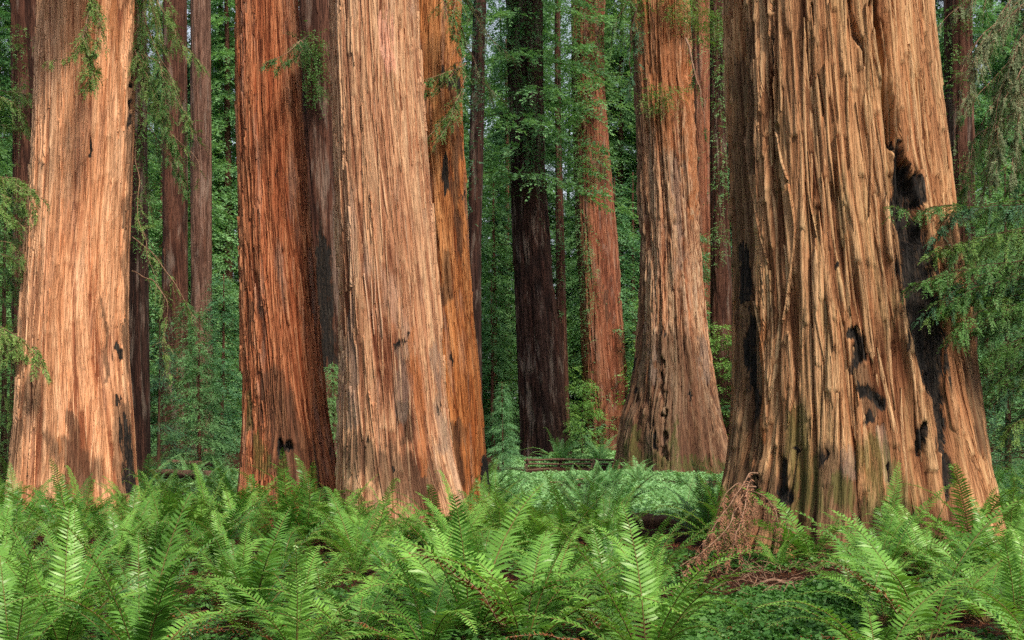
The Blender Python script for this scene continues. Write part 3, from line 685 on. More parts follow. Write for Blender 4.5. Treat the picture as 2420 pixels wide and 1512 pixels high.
# ------------------------------------------------------------------ sword ferns
def frond_arrays(seed, arch, lean0, npair=32, curl=0.0, wid=.108, stipe=.10):
    """one frond of unit length rising from the origin and leaning towards +X"""
    r = np.random.default_rng(seed)
    n = 40
    t = np.linspace(0, 1, n)
    ang = lean0 + arch * t ** 1.5 + curl * np.clip((t - .86) / .14, 0, 1) ** 2
    dx, dz = np.sin(ang) / n, np.cos(ang) / n
    side = .05 * r.normal() * t ** 2
    path = np.stack([np.cumsum(dx), side, np.cumsum(dz)], -1)
    tang = unit(np.gradient(path, axis=0))
    V, Fq, Ft, T, MI = [], [], [], [], []
    v, q = tube(path, np.linspace(.0055, .0012, n), 3)
    V.append(v); Fq.append(q); T.append(np.full(len(v), .5)); nb = len(v)
    tq = np.linspace(stipe, .985, npair)
    prof = np.clip((tq - stipe) / .10 + .55, 0, 1) * np.clip((1 - tq) / .55, 0, 1) ** .7
    yv = np.array([0, 1., 0])
    leafv = []
    for s in (-1, 1):
        for k in range(npair):
            tt = min(tq[k] + (.004 * s), 1)
            p = np.array([np.interp(tt, t, path[:, i]) for i in range(3)])
            tg = unit(np.array([np.interp(tt, t, tang[:, i]) for i in range(3)]))
            nm = unit(np.cross(tg, yv)); nm = nm if nm[2] > 0 or True else -nm
            if nm[0] > 0: nm = -nm                                    # upper side of the blade looks in and up
            L = wid * prof[k] * r.uniform(.9, 1.08) + .006
            fw = .22 + .35 * tt + r.normal(0, .05)
            d = unit(yv * s * np.cos(fw) + tg * np.sin(fw) + nm * (.16 + r.normal(0, .10)))
            wv = unit(np.cross(d, nm + r.normal(0, .22, 3))) * (.0072 * (.5 + .6 * prof[k]))
            tip = p + d * L - nm * L * .18 + tg * L * .06
            mid = p + d * L * .5 + nm * L * .02
            a = p + d * L * .03
            leafv.append(np.stack([a - wv * .75, a + wv * .75, mid - wv, mid + wv, tip]))
    LV = np.stack(leafv); m = len(LV)
    b = nb + np.arange(m)[:, None] * 5
    V.append(LV.reshape(-1, 3)); T.append(np.repeat(r.random(m) * .35 + .3, 5))
    quads = np.concatenate([Fq[0], b + np.array([[0, 1, 3, 2]])]); tris = b + np.array([[2, 3, 4]])
    mi = np.concatenate([np.ones(len(Fq[0]), int), np.zeros(m, int), np.zeros(m, int)])
    return np.concatenate(V), quads, tris, np.concatenate(T), mi

FR = []
for i, (arch, lean, curl) in enumerate([(.9, .12, 0), (1.3, .22, 0), (.6, .10, 0), (1.6, .30, 0), (1.0, .35, .8), (1.9, .25, 0), (.75, .28, 0), (.45, .05, 2.2), (1.15, .5, 0), (1.4, .6, 0), (2.2, .15, 0), (.95, .18, 1.5)]):
    FR.append(frond_arrays(40 + i, arch, lean, 38, curl))
FROND = [mesh_np('frond', v, [q, t], {'tint': ti}, [M['fern'], M['rachis']], mi, shade=False) for v, q, t, ti, mi in FR]
DEADF = []
for i in range(3):
    v, q, t, ti, mi = frond_arrays(80 + i, .9 - .3 * i, 1.15 + .2 * i, 26, .4)
    v = v + np.stack([0 * v[:, 0], .03 * noise(v[:, 0] * 9, i * 1.), .02 * noise(v[:, 0] * 11, v[:, 1] * 20)], -1)
    DEADF.append(mesh_np('dead_frond', v, [q, t], {'tint': ti}, [M['fern_dead'], M['twig']], mi, shade=False))

def frond_set(r, n, spread=1.0):
    """azimuth, tilt, length and variant for a clump"""
    out = []
    a0 = r.uniform(0, 2 * PI)
    for k in range(n):
        az = a0 + k * 2.39996 + r.normal(0, .25)
        if spread == 1.0 and r.random() < .35: az = PI / 2 + r.normal(0, .85)
        inner = k / n
        tilt = (.50 - .40 * inner) * spread + r.normal(0, .13)
        out.append((az, tilt, r.uniform(.72, 1.08), int(r.integers(0, len(FR)))))
    return out

def fern_matrix(az, tilt, L): return Matrix.Rotation(az, 4, 'Z') @ Matrix.Rotation(tilt, 4, 'Y') @ Matrix.Diagonal((L, L, L, 1))

def detailed_fern(loc, size, seed, n=15, dead=2, spread=1.0, **tags):
    r = np.random.default_rng(seed)
    root = empty('sword_fern', loc); tag(root, **tags)
    for az, tilt, L, k in frond_set(r, n, spread):
        o = bpy.data.objects.new('frond', FROND[k]); COL.objects.link(o); o.parent = root
        o.matrix_local = fern_matrix(az, tilt, L * size)
    for q_ in range(dead):
        o = bpy.data.objects.new('dead_frond', DEADF[int(r.integers(0, 3))]); COL.objects.link(o); o.parent = root
        o.matrix_local = fern_matrix(r.uniform(0, 2 * PI), r.uniform(-.1, .25) if q_ else r.uniform(-.75, .1), size * r.uniform(.6, .85)); o['label'] = 'rusty brown dead frond'
    return root

def merged_fern(seed, n, mat, spread=1.0, dead=1):
    r = np.random.default_rng(seed)
    V, Q, T, TI, MI, MT, nb = [], [], [], [], [], [], 0
    for az, tilt, L, k in frond_set(r, n, spread):
        v, q, t, ti, mi = FR[k]
        m = np.array(fern_matrix(az, tilt, L))[:3, :3]
        V.append(v @ m.T); Q.append(q + nb); T.append(t + nb); TI.append(np.clip(ti + r.normal(0, .12), 0, 1)); MI.append(mi[:len(q)]); MT.append(mi[len(q):]); nb += len(v)
    return mesh_np('fern', np.concatenate(V), [np.concatenate(Q), np.concatenate(T)], {'tint': np.concatenate(TI)}, [mat, M['rachis']], np.concatenate(MI + MT), shade=False)
FERN = [merged_fern(300 + i, 13, M['fern']) for i in range(6)]
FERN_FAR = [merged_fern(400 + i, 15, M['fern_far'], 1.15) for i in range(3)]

ORD = 'zeroth first second third fourth fifth sixth seventh eighth ninth tenth eleventh twelfth thirteenth fourteenth fifteenth sixteenth seventeenth eighteenth nineteenth twentieth'.split()
def ordinal(n):
    if n <= 20: return ORD[n]
    return ('twenty', 'thirty', 'forty', 'fifty')[n // 10 - 2] + '-' + ORD[n % 10] if n % 10 else ('', '', 'twentieth', 'thirtieth', 'fortieth', 'fiftieth')[n // 10]

def fern_free(u, d, x):
    """where the photograph shows no clump"""
    tr = TR['J'][0]
    if math.hypot(x - float(tr.cx[20]), d - tr.d) < 2.75: return False
    for k in ('A', 'B', 'C', 'D'):
        t = TR[k][0]
        if math.hypot(x - float(t.cx[10]), d - t.d) < float(t.rd[10]) + .35: return False
    if 1610 < u < 2010 and 13.0 < d < 18.8: return False             # litter and oxalis before the widest trunk
    if 1540 < u < 2010 and d < 14: return False
    if 690 < u < 890 and 12.8 < d < 16.5: return False                  # dark hollows between clumps
    if 380 < u < 470 and 14.5 < d < 17.5: return False
    if 1440 < u < 1660 and 18 < d < 27: return False
    if d > 26 and u > 1150 and u < 1720: return False
    return True

spots = [(590, 12.0, 1.5), (1110, 10.9, 1.55), (1240, 10.5, 1.5), (2190, 11.4, 1.6), (150, 10.8, 1.5), (330, 11.5, 1.3), (845, 11.0, 1.05), (1010, 10.3, 1.15), (1440, 10.9, 1.15), (2090, 12.8, 1.15), (2330, 13.0, 1.3),
         (1840, 18.2, .72), (1480, 16.2, 1.0), (1050, 17.5, 1.2), (560, 24, 1.25), (760, 15.6, 1.0), (2080, 14.5, 1.2), (2250, 15.2, 1.25), (1530, 12.4, .85), (2400, 11.4, 1.2), (2350, 16.8, 1.3), (2290, 17.6, 1.25), (2410, 15.2, 1.3), (2190, 16.6, 1.25), (2070, 16.4, 1.2), (2420, 19.5, 1.3), (2010, 15.6, .85), (600, 24.4, 1.35), (680, 24.2, 1.35), (745, 24.5, 1.3), (555, 24.9, 1.3), (795, 23.2, 1.05), (850, 22.8, 1.0), (930, 22.6, .95), (1010, 22.6, 1.0), (1085, 23.2, 1.1), (1145, 25.3, 1.15), (60, 25.2, 1.15), (140, 25.0, 1.05), (225, 25.0, .95), (292, 24.9, .8), (0, 25.6, 1.2), (2380, 21.5, 1.2), (20, 12.6, 1.2), (30, 10.2, 1.15), (1330, 12.3, 1.1), (700, 10.6, 1.1)]
pts = [((u * K - 512) / F * d, d, s, u) for u, d, s in spots]
r = np.random.default_rng(12)
tries = 0
while len(pts) < 262 and tries < 30000:
    tries += 1
    d = math.sqrt(r.uniform(9.6 ** 2, 33 ** 2)); x = r.uniform(-.43, .43) * d
    u = (512 + x / d * F) / K
    if not fern_free(u, d, x): continue
    gap = 1.05 if d < 12 else 1.25 if d < 18.5 else 1.0 if d < 24 else 1.0
    if all((x - a) ** 2 + (d - b) ** 2 > gap * gap for a, b, _, _ in pts): pts.append((x, d, r.uniform(.85, 1.3) * (1.1 if d < 20 else 1.0), u))
for u, d, s in [(1760, 34, 1.0), (1740, 44, 1.1), (1400, 45, 1.1), (1440, 46, 1.2), (1350, 50, 1.0), (1510, 52, 1.1), (1610, 47, .9), (1560, 36, 1.0), (1660, 38, 1.1), (1280, 38, 1.0), (1210, 34, 1.0), (1620, 31, 1.0), (1700, 29, 1.0), (1470, 34, 1.0), (1380, 36, 1.1),
                (1320, 75, 2.1), (1415, 75.5, 2.0), (345, 46, 1.7), (450, 50, 1.2), (520, 52, 1.2), (480, 44, 1.0), (400, 40, 1.0), (1500, 62, 1.0), (2390, 27, 1.3), (2410, 32, 1.4), (2365, 36, 1.2), (360, 37, 1.0), (540, 40, 1.1)]:
    pts.append(((u * K - 512) / F * d, d, s, u))

bands = [(0, 11.2, 'frontmost'), (11.2, 12.6, 'second'), (12.6, 14.2, 'third'), (14.2, 16.2, 'fourth'), (16.2, 18.5, 'fifth')]
fi = 0
for lo, hi, nm in bands:
    row = sorted(p for p in pts if lo <= p[1] < hi)
    for i, (x, d, s, u) in enumerate(row):
        fi += 1
        z = float(ground_z(x, d))
        lab = f"{'tall' if s > 1.1 else 'low' if s < .92 else 'green'} sword fern, {ordinal(i + 1)} from the left in the {nm} row of ferns"
        if abs(u - 1840) < 1 and abs(d - 18.2) < .1: lab = 'small upright sword fern standing alone before the dead brown bough'
        detailed_fern((x, d, z - .02), s * (1.14 if d < 12 else 1.04), 1000 + fi, n=13, dead=2, label=lab, cat='fern', group='ferns of the near rows')
    
r = np.random.default_rng(5)
for x, d, s, u in sorted(p for p in pts if p[1] >= 18.5):
    far = d > 26 and u > 1150 or d > 34
    k = int(r.integers(0, 3 if far else 6))
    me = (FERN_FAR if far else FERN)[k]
    o = link('sword_fern', me, None, (x, d, float(ground_z(x, d)) - .03))
    o.rotation_euler = (r.normal(0, .06), r.normal(0, .06), r.uniform(0, 2 * PI)); q = s * r.uniform(1.15, 1.5); o.scale = (q, q, q)
    if d > 70: lab, g = 'pale fern spilling over the split rail fence from behind', 'ferns behind the fence'
    elif far and u > 2000: lab, g = 'pale fern at the right edge beyond the widest trunk', 'ferns beyond the widest trunk'
    elif far and u > 1150: lab, g = 'bluish green fern scattered over the clover in front of the fence', 'ferns in the clover'
    elif far: lab, g = 'pale bluish fern seen between the sunlit and the ribbed trunks', 'ferns between the left trunks'
    elif u < 420: lab, g = 'mid green fern crowding the foot of the sunlit pale trunk', 'ferns at the sunlit trunk'
    elif u < 800: lab, g = 'mid green fern in the thicket before the ribbed red trunk', 'ferns at the ribbed trunk'
    elif u < 1180: lab, g = 'fern crowding the foot of the broad tan leaning trunk', 'ferns at the leaning trunk'
    elif u < 1720: lab, g = 'fern at the near edge of the clover, left of the widest trunk', 'ferns at the clover edge'
    else: lab, g = 'fern at the right foot of the widest trunk', 'ferns at the widest trunk'
    tag(o, lab, 'fern', g)

# ------------------------------------------------------------------ ground cover and litter
def leaf_scatter(name, n, area, leaf, lw, hgt, mat, label, seed, three=True, keep=None, flat=.5):
    r = np.random.default_rng(seed)
    x0, x1, y0, y1 = area
    d = np.sqrt(r.uniform(y0 ** 2, y1 ** 2, n)); u = r.uniform(x0, x1, n); x = (u * K - 512) / F * d
    if keep is not None:
        m = keep(u, d, x, r); d, u, x = d[m], u[m], x[m]
    n = len(d)
    hump = .5 + .9 * fbm(x * .8, d * .5, seed, 2)
    z = ground_z(x, d) + hgt * np.clip(hump, .05, 1.5) * r.uniform(.2, 1, n)
    p = np.stack([x, d, z], -1); bag = Bag()
    a0 = r.uniform(0, 2 * PI, n); tint = r.random(n)
    for k in range(3 if three else 1):
        a = a0 + k * 2.094
        dd = unit(np.stack([np.cos(a), np.sin(a), r.normal(.1, flat * .6, n)], -1))
        nm = np.array([0, 0, 1.]) + r.normal(0, flat, (n, 3))
        l = leaf * r.uniform(.6, 1.3, n)
        s = unit(np.cross(dd, nm)) * (lw * .5 * l / leaf)[:, None]
        mid = p + dd * (l * .6)[:, None]
        v = np.stack([p, mid + s, p + dd * l[:, None], mid - s], 1).reshape(-1, 4, 3).reshape(-1, 3)
        bag.add(v, np.arange(len(v)).reshape(-1, 4), tint=np.repeat(tint, 4))
    return tag(link(name, bag.mesh(name, [M[mat]], shade=False)), label, None, None, 'stuff')

leaf_scatter('clover', 45000, (1120, 1790, 27, 68), .11, .09, .30, 'clover', 'pale bluish green clover carpeting the clearing before the fence', 3,
             keep=lambda u, d, x, r: noise(x * .5, d * .25, 4.) + .35 * noise(x * 1.7, d * .9, 6.) + .7 * r.random(len(d)) > .0)
leaf_scatter('low_plants', 9000, (1180, 1560, 73.5, 86), .14, .11, .35, 'clover', 'pale low plants on the bank behind the rail fence', 7)
leaf_scatter('understory_leaves', 16000, (-60, 1150, 33, 72), .13, .10, .45, 'clover', 'pale low leaves on the floor between the left trunks', 4,
             keep=lambda u, d, x, r: noise(x * .5, d * .3, 8.) + .9 * r.random(len(d)) > .1)
leaf_scatter('low_undergrowth', 7000, (2300, 2480, 25, 60), .12, .10, .5, 'clover', 'pale undergrowth beyond the widest trunk at the right edge', 6)
leaf_scatter('oxalis', 16000, (1560, 2040, 10.2, 16.3), .055, .045, .20, 'oxalis', 'dark green oxalis leaves covering the floor at the lower right', 5,
             keep=lambda u, d, x, r: (noise(x * .9, d * .9, 2.) + .8 * r.random(len(d)) > .15) & (d < 14.6 + 1.2 * noise(x * 1.3, 1.)))
leaf_scatter('low_oxalis', 22000, (-40, 2460, 9.5, 20), .055, .045, .22, 'oxalis', 'scattered oxalis leaves between the fern clumps', 9,
             keep=lambda u, d, x, r: noise(x * .7, d * .7, 12.) + .7 * r.random(len(d)) > .30)
leaf_scatter('litter', 90000, (-60, 2480, 9, 30), .07, .010, .035, 'litter', 'red brown needles and twigs littering the forest floor', 8, three=False, flat=.25)
# ------------------------------------------------------------------ background wood
def variant(h, z0, nb, length, sp, leaf, lw, seed, fmat, r0, bmat='bgbark', **kw):
    bag, wood = crown_bag(h, z0, nb, length, sp, leaf, lw, seed, **kw)
    return bag.mesh('crown', [M[fmat]], shade=False), wood.mesh('limbs', [M[bmat]]), stem_bag(h, r0, seed).mesh('trunk', [M[bmat]])

VAR = {
    'cone': [variant(11, .3, 150, 2.8, 14, .15, .06, 1, 'fir_blue', .14, slen=(.4, .8)), variant(13, .4, 160, 3.1, 13, .16, .065, 2, 'fir', .16, slen=(.4, .9))],
    'tall': [variant(44, 3, 260, 4.8, 14, .27, .115, 3, 'fir', .45, droop=.55, taper=.6, slen=(.6, 1.3)), variant(50, 5, 260, 4.4, 14, .27, .115, 4, 'fir_blue', .5, droop=.6, taper=.5, slen=(.6, 1.3)),
             variant(40, 1, 250, 5.2, 14, .27, .115, 5, 'fir_dark', .4, droop=.5, taper=.7, slen=(.6, 1.3))],
    'broad': [variant(8, .2, 90, 2.8, 9, .16, .085, 6, 'broad', .09, 'twig_dark', droop=.15, rise=.35, taper=.5, slen=(.4, .8), Kl=4), variant(6, .1, 80, 2.4, 10, .15, .08, 7, 'broad', .07, 'twig_dark', droop=.15, rise=.4, taper=.4, slen=(.4, .8), Kl=4)],
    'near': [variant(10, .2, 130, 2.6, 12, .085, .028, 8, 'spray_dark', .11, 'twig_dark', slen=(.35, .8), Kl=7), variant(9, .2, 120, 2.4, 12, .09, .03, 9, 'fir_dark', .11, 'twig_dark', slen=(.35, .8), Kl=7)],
}
def bg_tree(kind, i, u, d, sc, label, cat, group, name, rot=None):
    x = (u * K - 512) / F * d
    root = empty(name, (x, d, float(ground_z(x, d))), label, cat, group)
    root.rotation_euler = (0, 0, rng.uniform(0, 6.28) if rot is None else rot); root.scale = (sc, sc, sc)
    c, l, t = VAR[kind][i]
    link('trunk', t, root); b = link('branch', l, root); link('crown', c, root)
    return root

# trees that can be told apart
bg_tree('cone', 0, 1188, 63, .42, 'young bluish conifer left of the black trunk, beside the rail fence', 'tree', None, 'young_conifer')
bg_tree('broad', 1, 1375, 80, .78, 'dark green bush growing right of the black trunk behind the fence', 'shrub', None, 'leafy_bush')
bg_tree('cone', 1, 440, 58, .62, 'dark conifer behind the slim maroon redwood, touching the ground', 'tree', None, 'young_conifer')
bg_tree('cone', 0, 525, 60, .86, 'bluish drooping conifer against the left edge of the ribbed redwood', 'tree', None, 'young_conifer')
bg_tree('cone', 1, 470, 53, .55, 'small bluish conifer in front of the drooping one, left of the ribbed redwood', 'tree', None, 'young_conifer')
bg_tree('near', 1, 375, 50, .72, 'dark bushy conifer in the shade right of the sunlit pale trunk', 'tree', None, 'young_conifer')
bg_tree('cone', 1, 785, 43, .34, 'green young conifer in the gap below the dark slot trunk', 'tree', None, 'young_conifer')
bg_tree('broad', 0, 1700, 86, 1.05, 'bright green leafy tree between the mossy flaring trunk and the widest redwood', 'tree', None, 'leafy_tree')
bg_tree('broad', 1, 1500, 100, 1.2, 'bright green leafy tree behind the gap between salmon and flaring trunks', 'tree', None, 'leafy_tree')
bg_tree('near', 0, 2385, 33, .85, 'dark green conifer right of the widest redwood, by the frame edge', 'tree', None, 'young_conifer')
bg_tree('near', 1, 2440, 27.5, .66, 'dark shrubby conifer standing lowest at the right frame edge', 'tree', None, 'young_conifer')
bg_tree('cone', 0, 2330, 52, 1.05, 'taller conifer seen through the twigs behind the dark red trunk', 'tree', None, 'young_conifer')
bg_tree('near', 0, 10, 40, 1.0, 'dense green conifer behind the left frame edge trunk', 'tree', None, 'young_conifer')
bg_tree('cone', 1, -20, 54, 1.1, 'bluish conifer at the far left, behind the dense green one', 'tree', None, 'young_conifer')
bg_tree('cone', 1, 1165, 88, .9, 'conifer rising behind the slender dark trunk', 'tree', None, 'young_conifer')

# the wood behind: trees alike in two depths
r = np.random.default_rng(31)
n = 0
for d0, d1, kinds, cnt in ((84, 100, ('broad', 'cone'), 32), (100, 124, ('tall', 'cone'), 28), (124, 150, ('tall',), 28)):
    for k in range(cnt):
        d = r.uniform(d0, d1); u = -80 + 2600 * (k + r.uniform(.1, .9)) / cnt
        kind = kinds[0] if r.random() < (.75 if d > 100 else .5) else kinds[-1]
        i = int(r.integers(0, len(VAR[kind])))
        lab, g, nm = {'tall': ('tall dark conifer in the close wood behind the redwoods', 'tall conifers of the wood behind', 'conifer_tree'),
                      'cone': ('young conifer filling the understory of the wood behind', 'young conifers of the wood behind', 'young_conifer'),
                      'broad': ('light green leafy tree in the understory behind the fence', 'leafy trees of the wood behind', 'leafy_tree')}[kind]
        bg_tree(kind, i, u, d, r.uniform(.85, 1.15) * (1.7 if kind == 'cone' else 1.35 if kind == 'broad' else 1), lab, 'tree', g, nm)

for u, d, i in [(545, 104, 0), (515, 112, 1), (430, 108, 2), (-10, 100, 0), (60, 112, 1), (2290, 96, 1), (2380, 104, 0), (2440, 98, 2), (365, 118, 0), (1690, 118, 1), (1460, 112, 0)]:
    bg_tree('tall', i, u, d, r.uniform(.95, 1.1), 'tall dark conifer in the close wood behind the redwoods', 'tree', 'tall conifers of the wood behind', 'conifer_tree')

def far_wood():
    r = np.random.default_rng(77)
    bag = Bag(); n = 42000
    d = r.uniform(158, 215, n); x = r.uniform(-.50, .50, n) * d
    z = ground_z(x, d) + 62 * r.random(n) ** 1.25
    clump = noise(x * .13, z * .09, d * .03) + .5 * noise(x * .4, z * .3, 3.)
    k = (clump > -.34 + .42 * (z / 62))
    p = np.stack([x, d, z], -1)[k]
    D = np.stack([r.normal(0, 1, len(p)), r.normal(-.3, .6, len(p)), r.normal(-.35, .35, len(p))], -1)
    v, q, t = sprays(p, D, r.uniform(1.2, 2.6, len(p)), 5, .65, .30, .9, .3, .35, r)
    bag.add(v, q, tint=t)
    n = 9000                                                        # unseen wood round the camera side, added to block low sky light
    a = r.uniform(.9, 2 * PI - .9, n); rr_ = r.uniform(75, 110, n)
    p = np.stack([np.sin(a) * rr_, np.cos(a) * rr_, 44 * r.random(n)], -1)
    v, q, t = sprays(p, r.normal(0, 1, (n, 3)), r.uniform(2.2, 4.2, n), 4, 1.6, .9, .9, .3, .35, r)
    bag.add(v, q, tint=t)
    o = tag(link('far_wood', bag.mesh('far_wood', [M['fir']], shade=False)), 'far off wood of conifers closing the view between the trunks', None, None, 'stuff')
far_wood()

# ------------------------------------------------------------------ crowns high over the great trunks
CAN = []
for i in range(2):
    bag, wood = crown_bag(26, 0, 90, 6.5, 6, .34, .15, 60 + i, droop=.4, taper=.5, slen=(.8, 1.6))
    CAN.append((bag.mesh('crown', [M['fir']], shade=False), wood.mesh('limbs', [M['twig_dark']])))
for n, (key, z0, sc) in enumerate([('F', 30, .8), ('E', 17, 1.0), ('I', 24, .8)]):
    tr, root = TR[key]
    c = link('crown', CAN[n % 2][0], root, (float(np.interp(z0, tr.zz, tr.cx)) - root.location.x, 0, z0 - root.location.z)); c.scale = (sc,) * 3; c.rotation_euler = (0, 0, n * 1.3)
    l = link('branch', CAN[n % 2][1], root, c.location); l.scale = c.scale; l.rotation_euler = c.rotation_euler

# ------------------------------------------------------------------ sprouts and boughs near the camera
def W(pts): return [P(*p) for p in pts]
A, B, C, D_, J, Ft, E, I, Kt = [TR[k] for k in 'ABCDJFEIK']
tuft(E[1], E[0], [(1235, 90, 55, 110), (1250, 250, 45, 70), (1245, 340, 45, 55), (1260, 400, 30, 60), (1200, 60, 40, 90)], 800, 'fir', 1.5, .17, .06, 1, .8)
tuft(I[1], I[0], [(1345, 250, 30, 230), (1385, 110, 55, 130), (1400, 372, 70, 28), (1350, 560, 28, 200), (1395, 400, 60, 30), (1355, 800, 32, 120), (1385, 650, 18, 120)], 1500, 'fir', 1.4, .16, .055, 2, .9)
tuft(TR['H'][1], TR['H'][0], [(1130, 60, 40, 110), (1120, 220, 25, 80), (1110, 400, 18, 100)], 300, 'fir_dark', 1.1, .14, .05, 3, .5)
tuft(TR['E2'][1], TR['E2'][0], [(1320, 200, 22, 200), (1325, 600, 14, 150)], 260, 'fir', 1.2, .16, .055, 4, .5)
tuft(Ft[1], Ft[0], [(1620, 38, 60, 18), (1600, 68, 45, 14), (1560, 245, 45, 20), (1500, 30, 26, 60), (1650, 105, 35, 14), (1545, 275, 30, 14), (1660, 70, 40, 20), (1580, 12, 70, 16)], 800, 'spray', 1.0, .13, .045, 5, .9)
tuft(TR['F3'][1], TR['F3'][0], [(1700, 200, 20, 140), (1705, 420, 22, 70), (1690, 560, 16, 60), (1712, 100, 20, 80)], 420, 'fir', 1.3, .16, .055, 6, .6)
tuft(TR['B2'][1], TR['B2'][0], [(740, 115, 34, 28), (745, 160, 30, 45), (750, 225, 26, 40)], 330, 'spray_dark', .75, .085, .03, 7, .5)
tuft(TR['A2'][1], TR['A2'][0], [(70, 110, 25, 40), (60, 240, 35, 60), (30, 330, 35, 80)], 300, 'spray_dark', .7, .085, .03, 8, .5)
tuft(Kt[1], Kt[0], [(2255, 60, 40, 60), (2240, 180, 30, 80), (2270, 430, 40, 80), (2290, 520, 30, 60)], 330, 'spray_dark', .6, .075, .026, 9, .6)
tuft(TR['A3'][1], TR['A3'][0], [(335, 100, 30, 120), (340, 300, 25, 120), (335, 520, 20, 80)], 300, 'spray_dark', .7, .085, .03, 10, .5)

# on the sunlit pale trunk
bough(A[1], W([(212, -60, 26.1), (206, 40, 26.0), (200, 90, 25.9), (172, 130, 25.7), (125, 148, 25.5)]), twig=.36, gap=.05, leaf=.06)
bough(A[1], W([(204, 70, 25.95), (206, 130, 25.8), (214, 180, 25.7), (222, 212, 25.6)]), twig=.40, gap=.045, leaf=.06)
for k in range(11):                                               # boughs just above the frame that shade the upper left of the trunk
    b0 = np.array([-9.3 + .08 * k, 26.7, 12.0 + .16 * k])
    bough(A[1], [b0, b0 + [.3 + .12 * k - .9, -1.2, .1], b0 + [.6 + .22 * k - 1.8, -2.4, -.1]], 'spray', 'twig', twig=.7, gap=.035, leaf=.07, lw=.024)
bough(A[1], W([(214, -50, 26.0), (228, 20, 25.9), (232, 80, 25.8), (218, 140, 25.7)]), twig=.42, gap=.04, leaf=.065, lw=.02)
bough(A[1], W([(209, 30, 25.95), (190, 90, 25.8), (215, 170, 25.7), (205, 215, 25.6)]), twig=.42, gap=.045, leaf=.065, lw=.02)
bough(A[1], W([(318, -80, 28.6), (360, -20, 28.2), (410, 70, 28), (470, 150, 27.8)]), twig=.6, gap=.06)
bough(A[1], W([(315, -60, 28.6), (345, 60, 28.2), (385, 170, 28), (420, 240, 27.8), (470, 330, 27.7)]), twig=.6, gap=.07, bare=.2)
bough(A[1], W([(320, 40, 28.6), (335, 110, 28.2), (352, 190, 28), (380, 260, 27.9)]), twig=.6, gap=.06)
bough(A[1], W([(320, 160, 28.6), (360, 270, 28), (440, 350, 27.8), (480, 400, 27.8), (455, 470, 27.8)]), twig=.5, gap=.10, bare=.45)
bough(A[1], W([(312, 300, 28.7), (330, 420, 28.2), (325, 520, 28.1), (350, 600, 28), (380, 690, 28)]), twig=.45, gap=.14, bare=.6)
bough(A[1], W([(312, 640, 28.7), (360, 660, 28.3), (395, 720, 28.1), (385, 830, 28), (400, 880, 28)]), twig=.5, gap=.09, bare=.25)
bough(A[1], W([(312, 560, 28.7), (350, 590, 28.3), (400, 650, 28.2), (450, 740, 28.1), (470, 770, 28)]), twig=.45, gap=.10, bare=.3)
# right edge of the ribbed trunk, orange trunk
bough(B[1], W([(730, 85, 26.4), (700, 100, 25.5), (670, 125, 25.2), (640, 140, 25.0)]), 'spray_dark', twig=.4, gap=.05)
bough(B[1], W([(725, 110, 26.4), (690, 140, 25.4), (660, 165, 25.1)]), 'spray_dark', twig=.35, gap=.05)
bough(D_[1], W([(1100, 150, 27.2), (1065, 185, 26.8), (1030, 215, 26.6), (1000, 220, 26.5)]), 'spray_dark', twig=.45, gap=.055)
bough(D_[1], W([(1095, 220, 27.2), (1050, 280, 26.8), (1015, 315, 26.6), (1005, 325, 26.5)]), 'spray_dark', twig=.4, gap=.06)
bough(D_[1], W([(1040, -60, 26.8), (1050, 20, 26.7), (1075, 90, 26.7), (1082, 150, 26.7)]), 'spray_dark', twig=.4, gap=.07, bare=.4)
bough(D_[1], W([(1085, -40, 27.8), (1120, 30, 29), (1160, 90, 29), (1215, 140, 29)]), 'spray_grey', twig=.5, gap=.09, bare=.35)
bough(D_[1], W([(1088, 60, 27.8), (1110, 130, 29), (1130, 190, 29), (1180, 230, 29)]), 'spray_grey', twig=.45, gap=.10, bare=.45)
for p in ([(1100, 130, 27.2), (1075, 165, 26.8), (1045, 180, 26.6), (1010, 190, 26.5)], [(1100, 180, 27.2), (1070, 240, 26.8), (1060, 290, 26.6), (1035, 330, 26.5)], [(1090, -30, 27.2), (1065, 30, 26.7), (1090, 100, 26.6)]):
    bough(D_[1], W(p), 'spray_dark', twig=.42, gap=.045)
# dead drooping clump and sprays on the flaring trunk
bough(Ft[1], W([(1500, -20, 64.5), (1470, 20, 64), (1450, 60, 64), (1445, 110, 64)]), 'spray_dark', 'twig_dark', twig=1.2, gap=.16, leaf=.13, lw=.045, r0=.05)
bough(Ft[1], W([(1505, 10, 64.8), (1490, 80, 64.3), (1488, 150, 64.2), (1490, 220, 64.2)]), 'fir_dark', 'twig_dark', twig=1.0, gap=.14, leaf=.13, lw=.045, r0=.05)
bough(Ft[1], W([(1620, 90, 64.6), (1640, 160, 64.2), (1660, 240, 64.2), (1665, 300, 64.2)]), 'spray_dark', 'twig', twig=.8, gap=.25, leaf=.13, lw=.045, r0=.06, bare=.5)

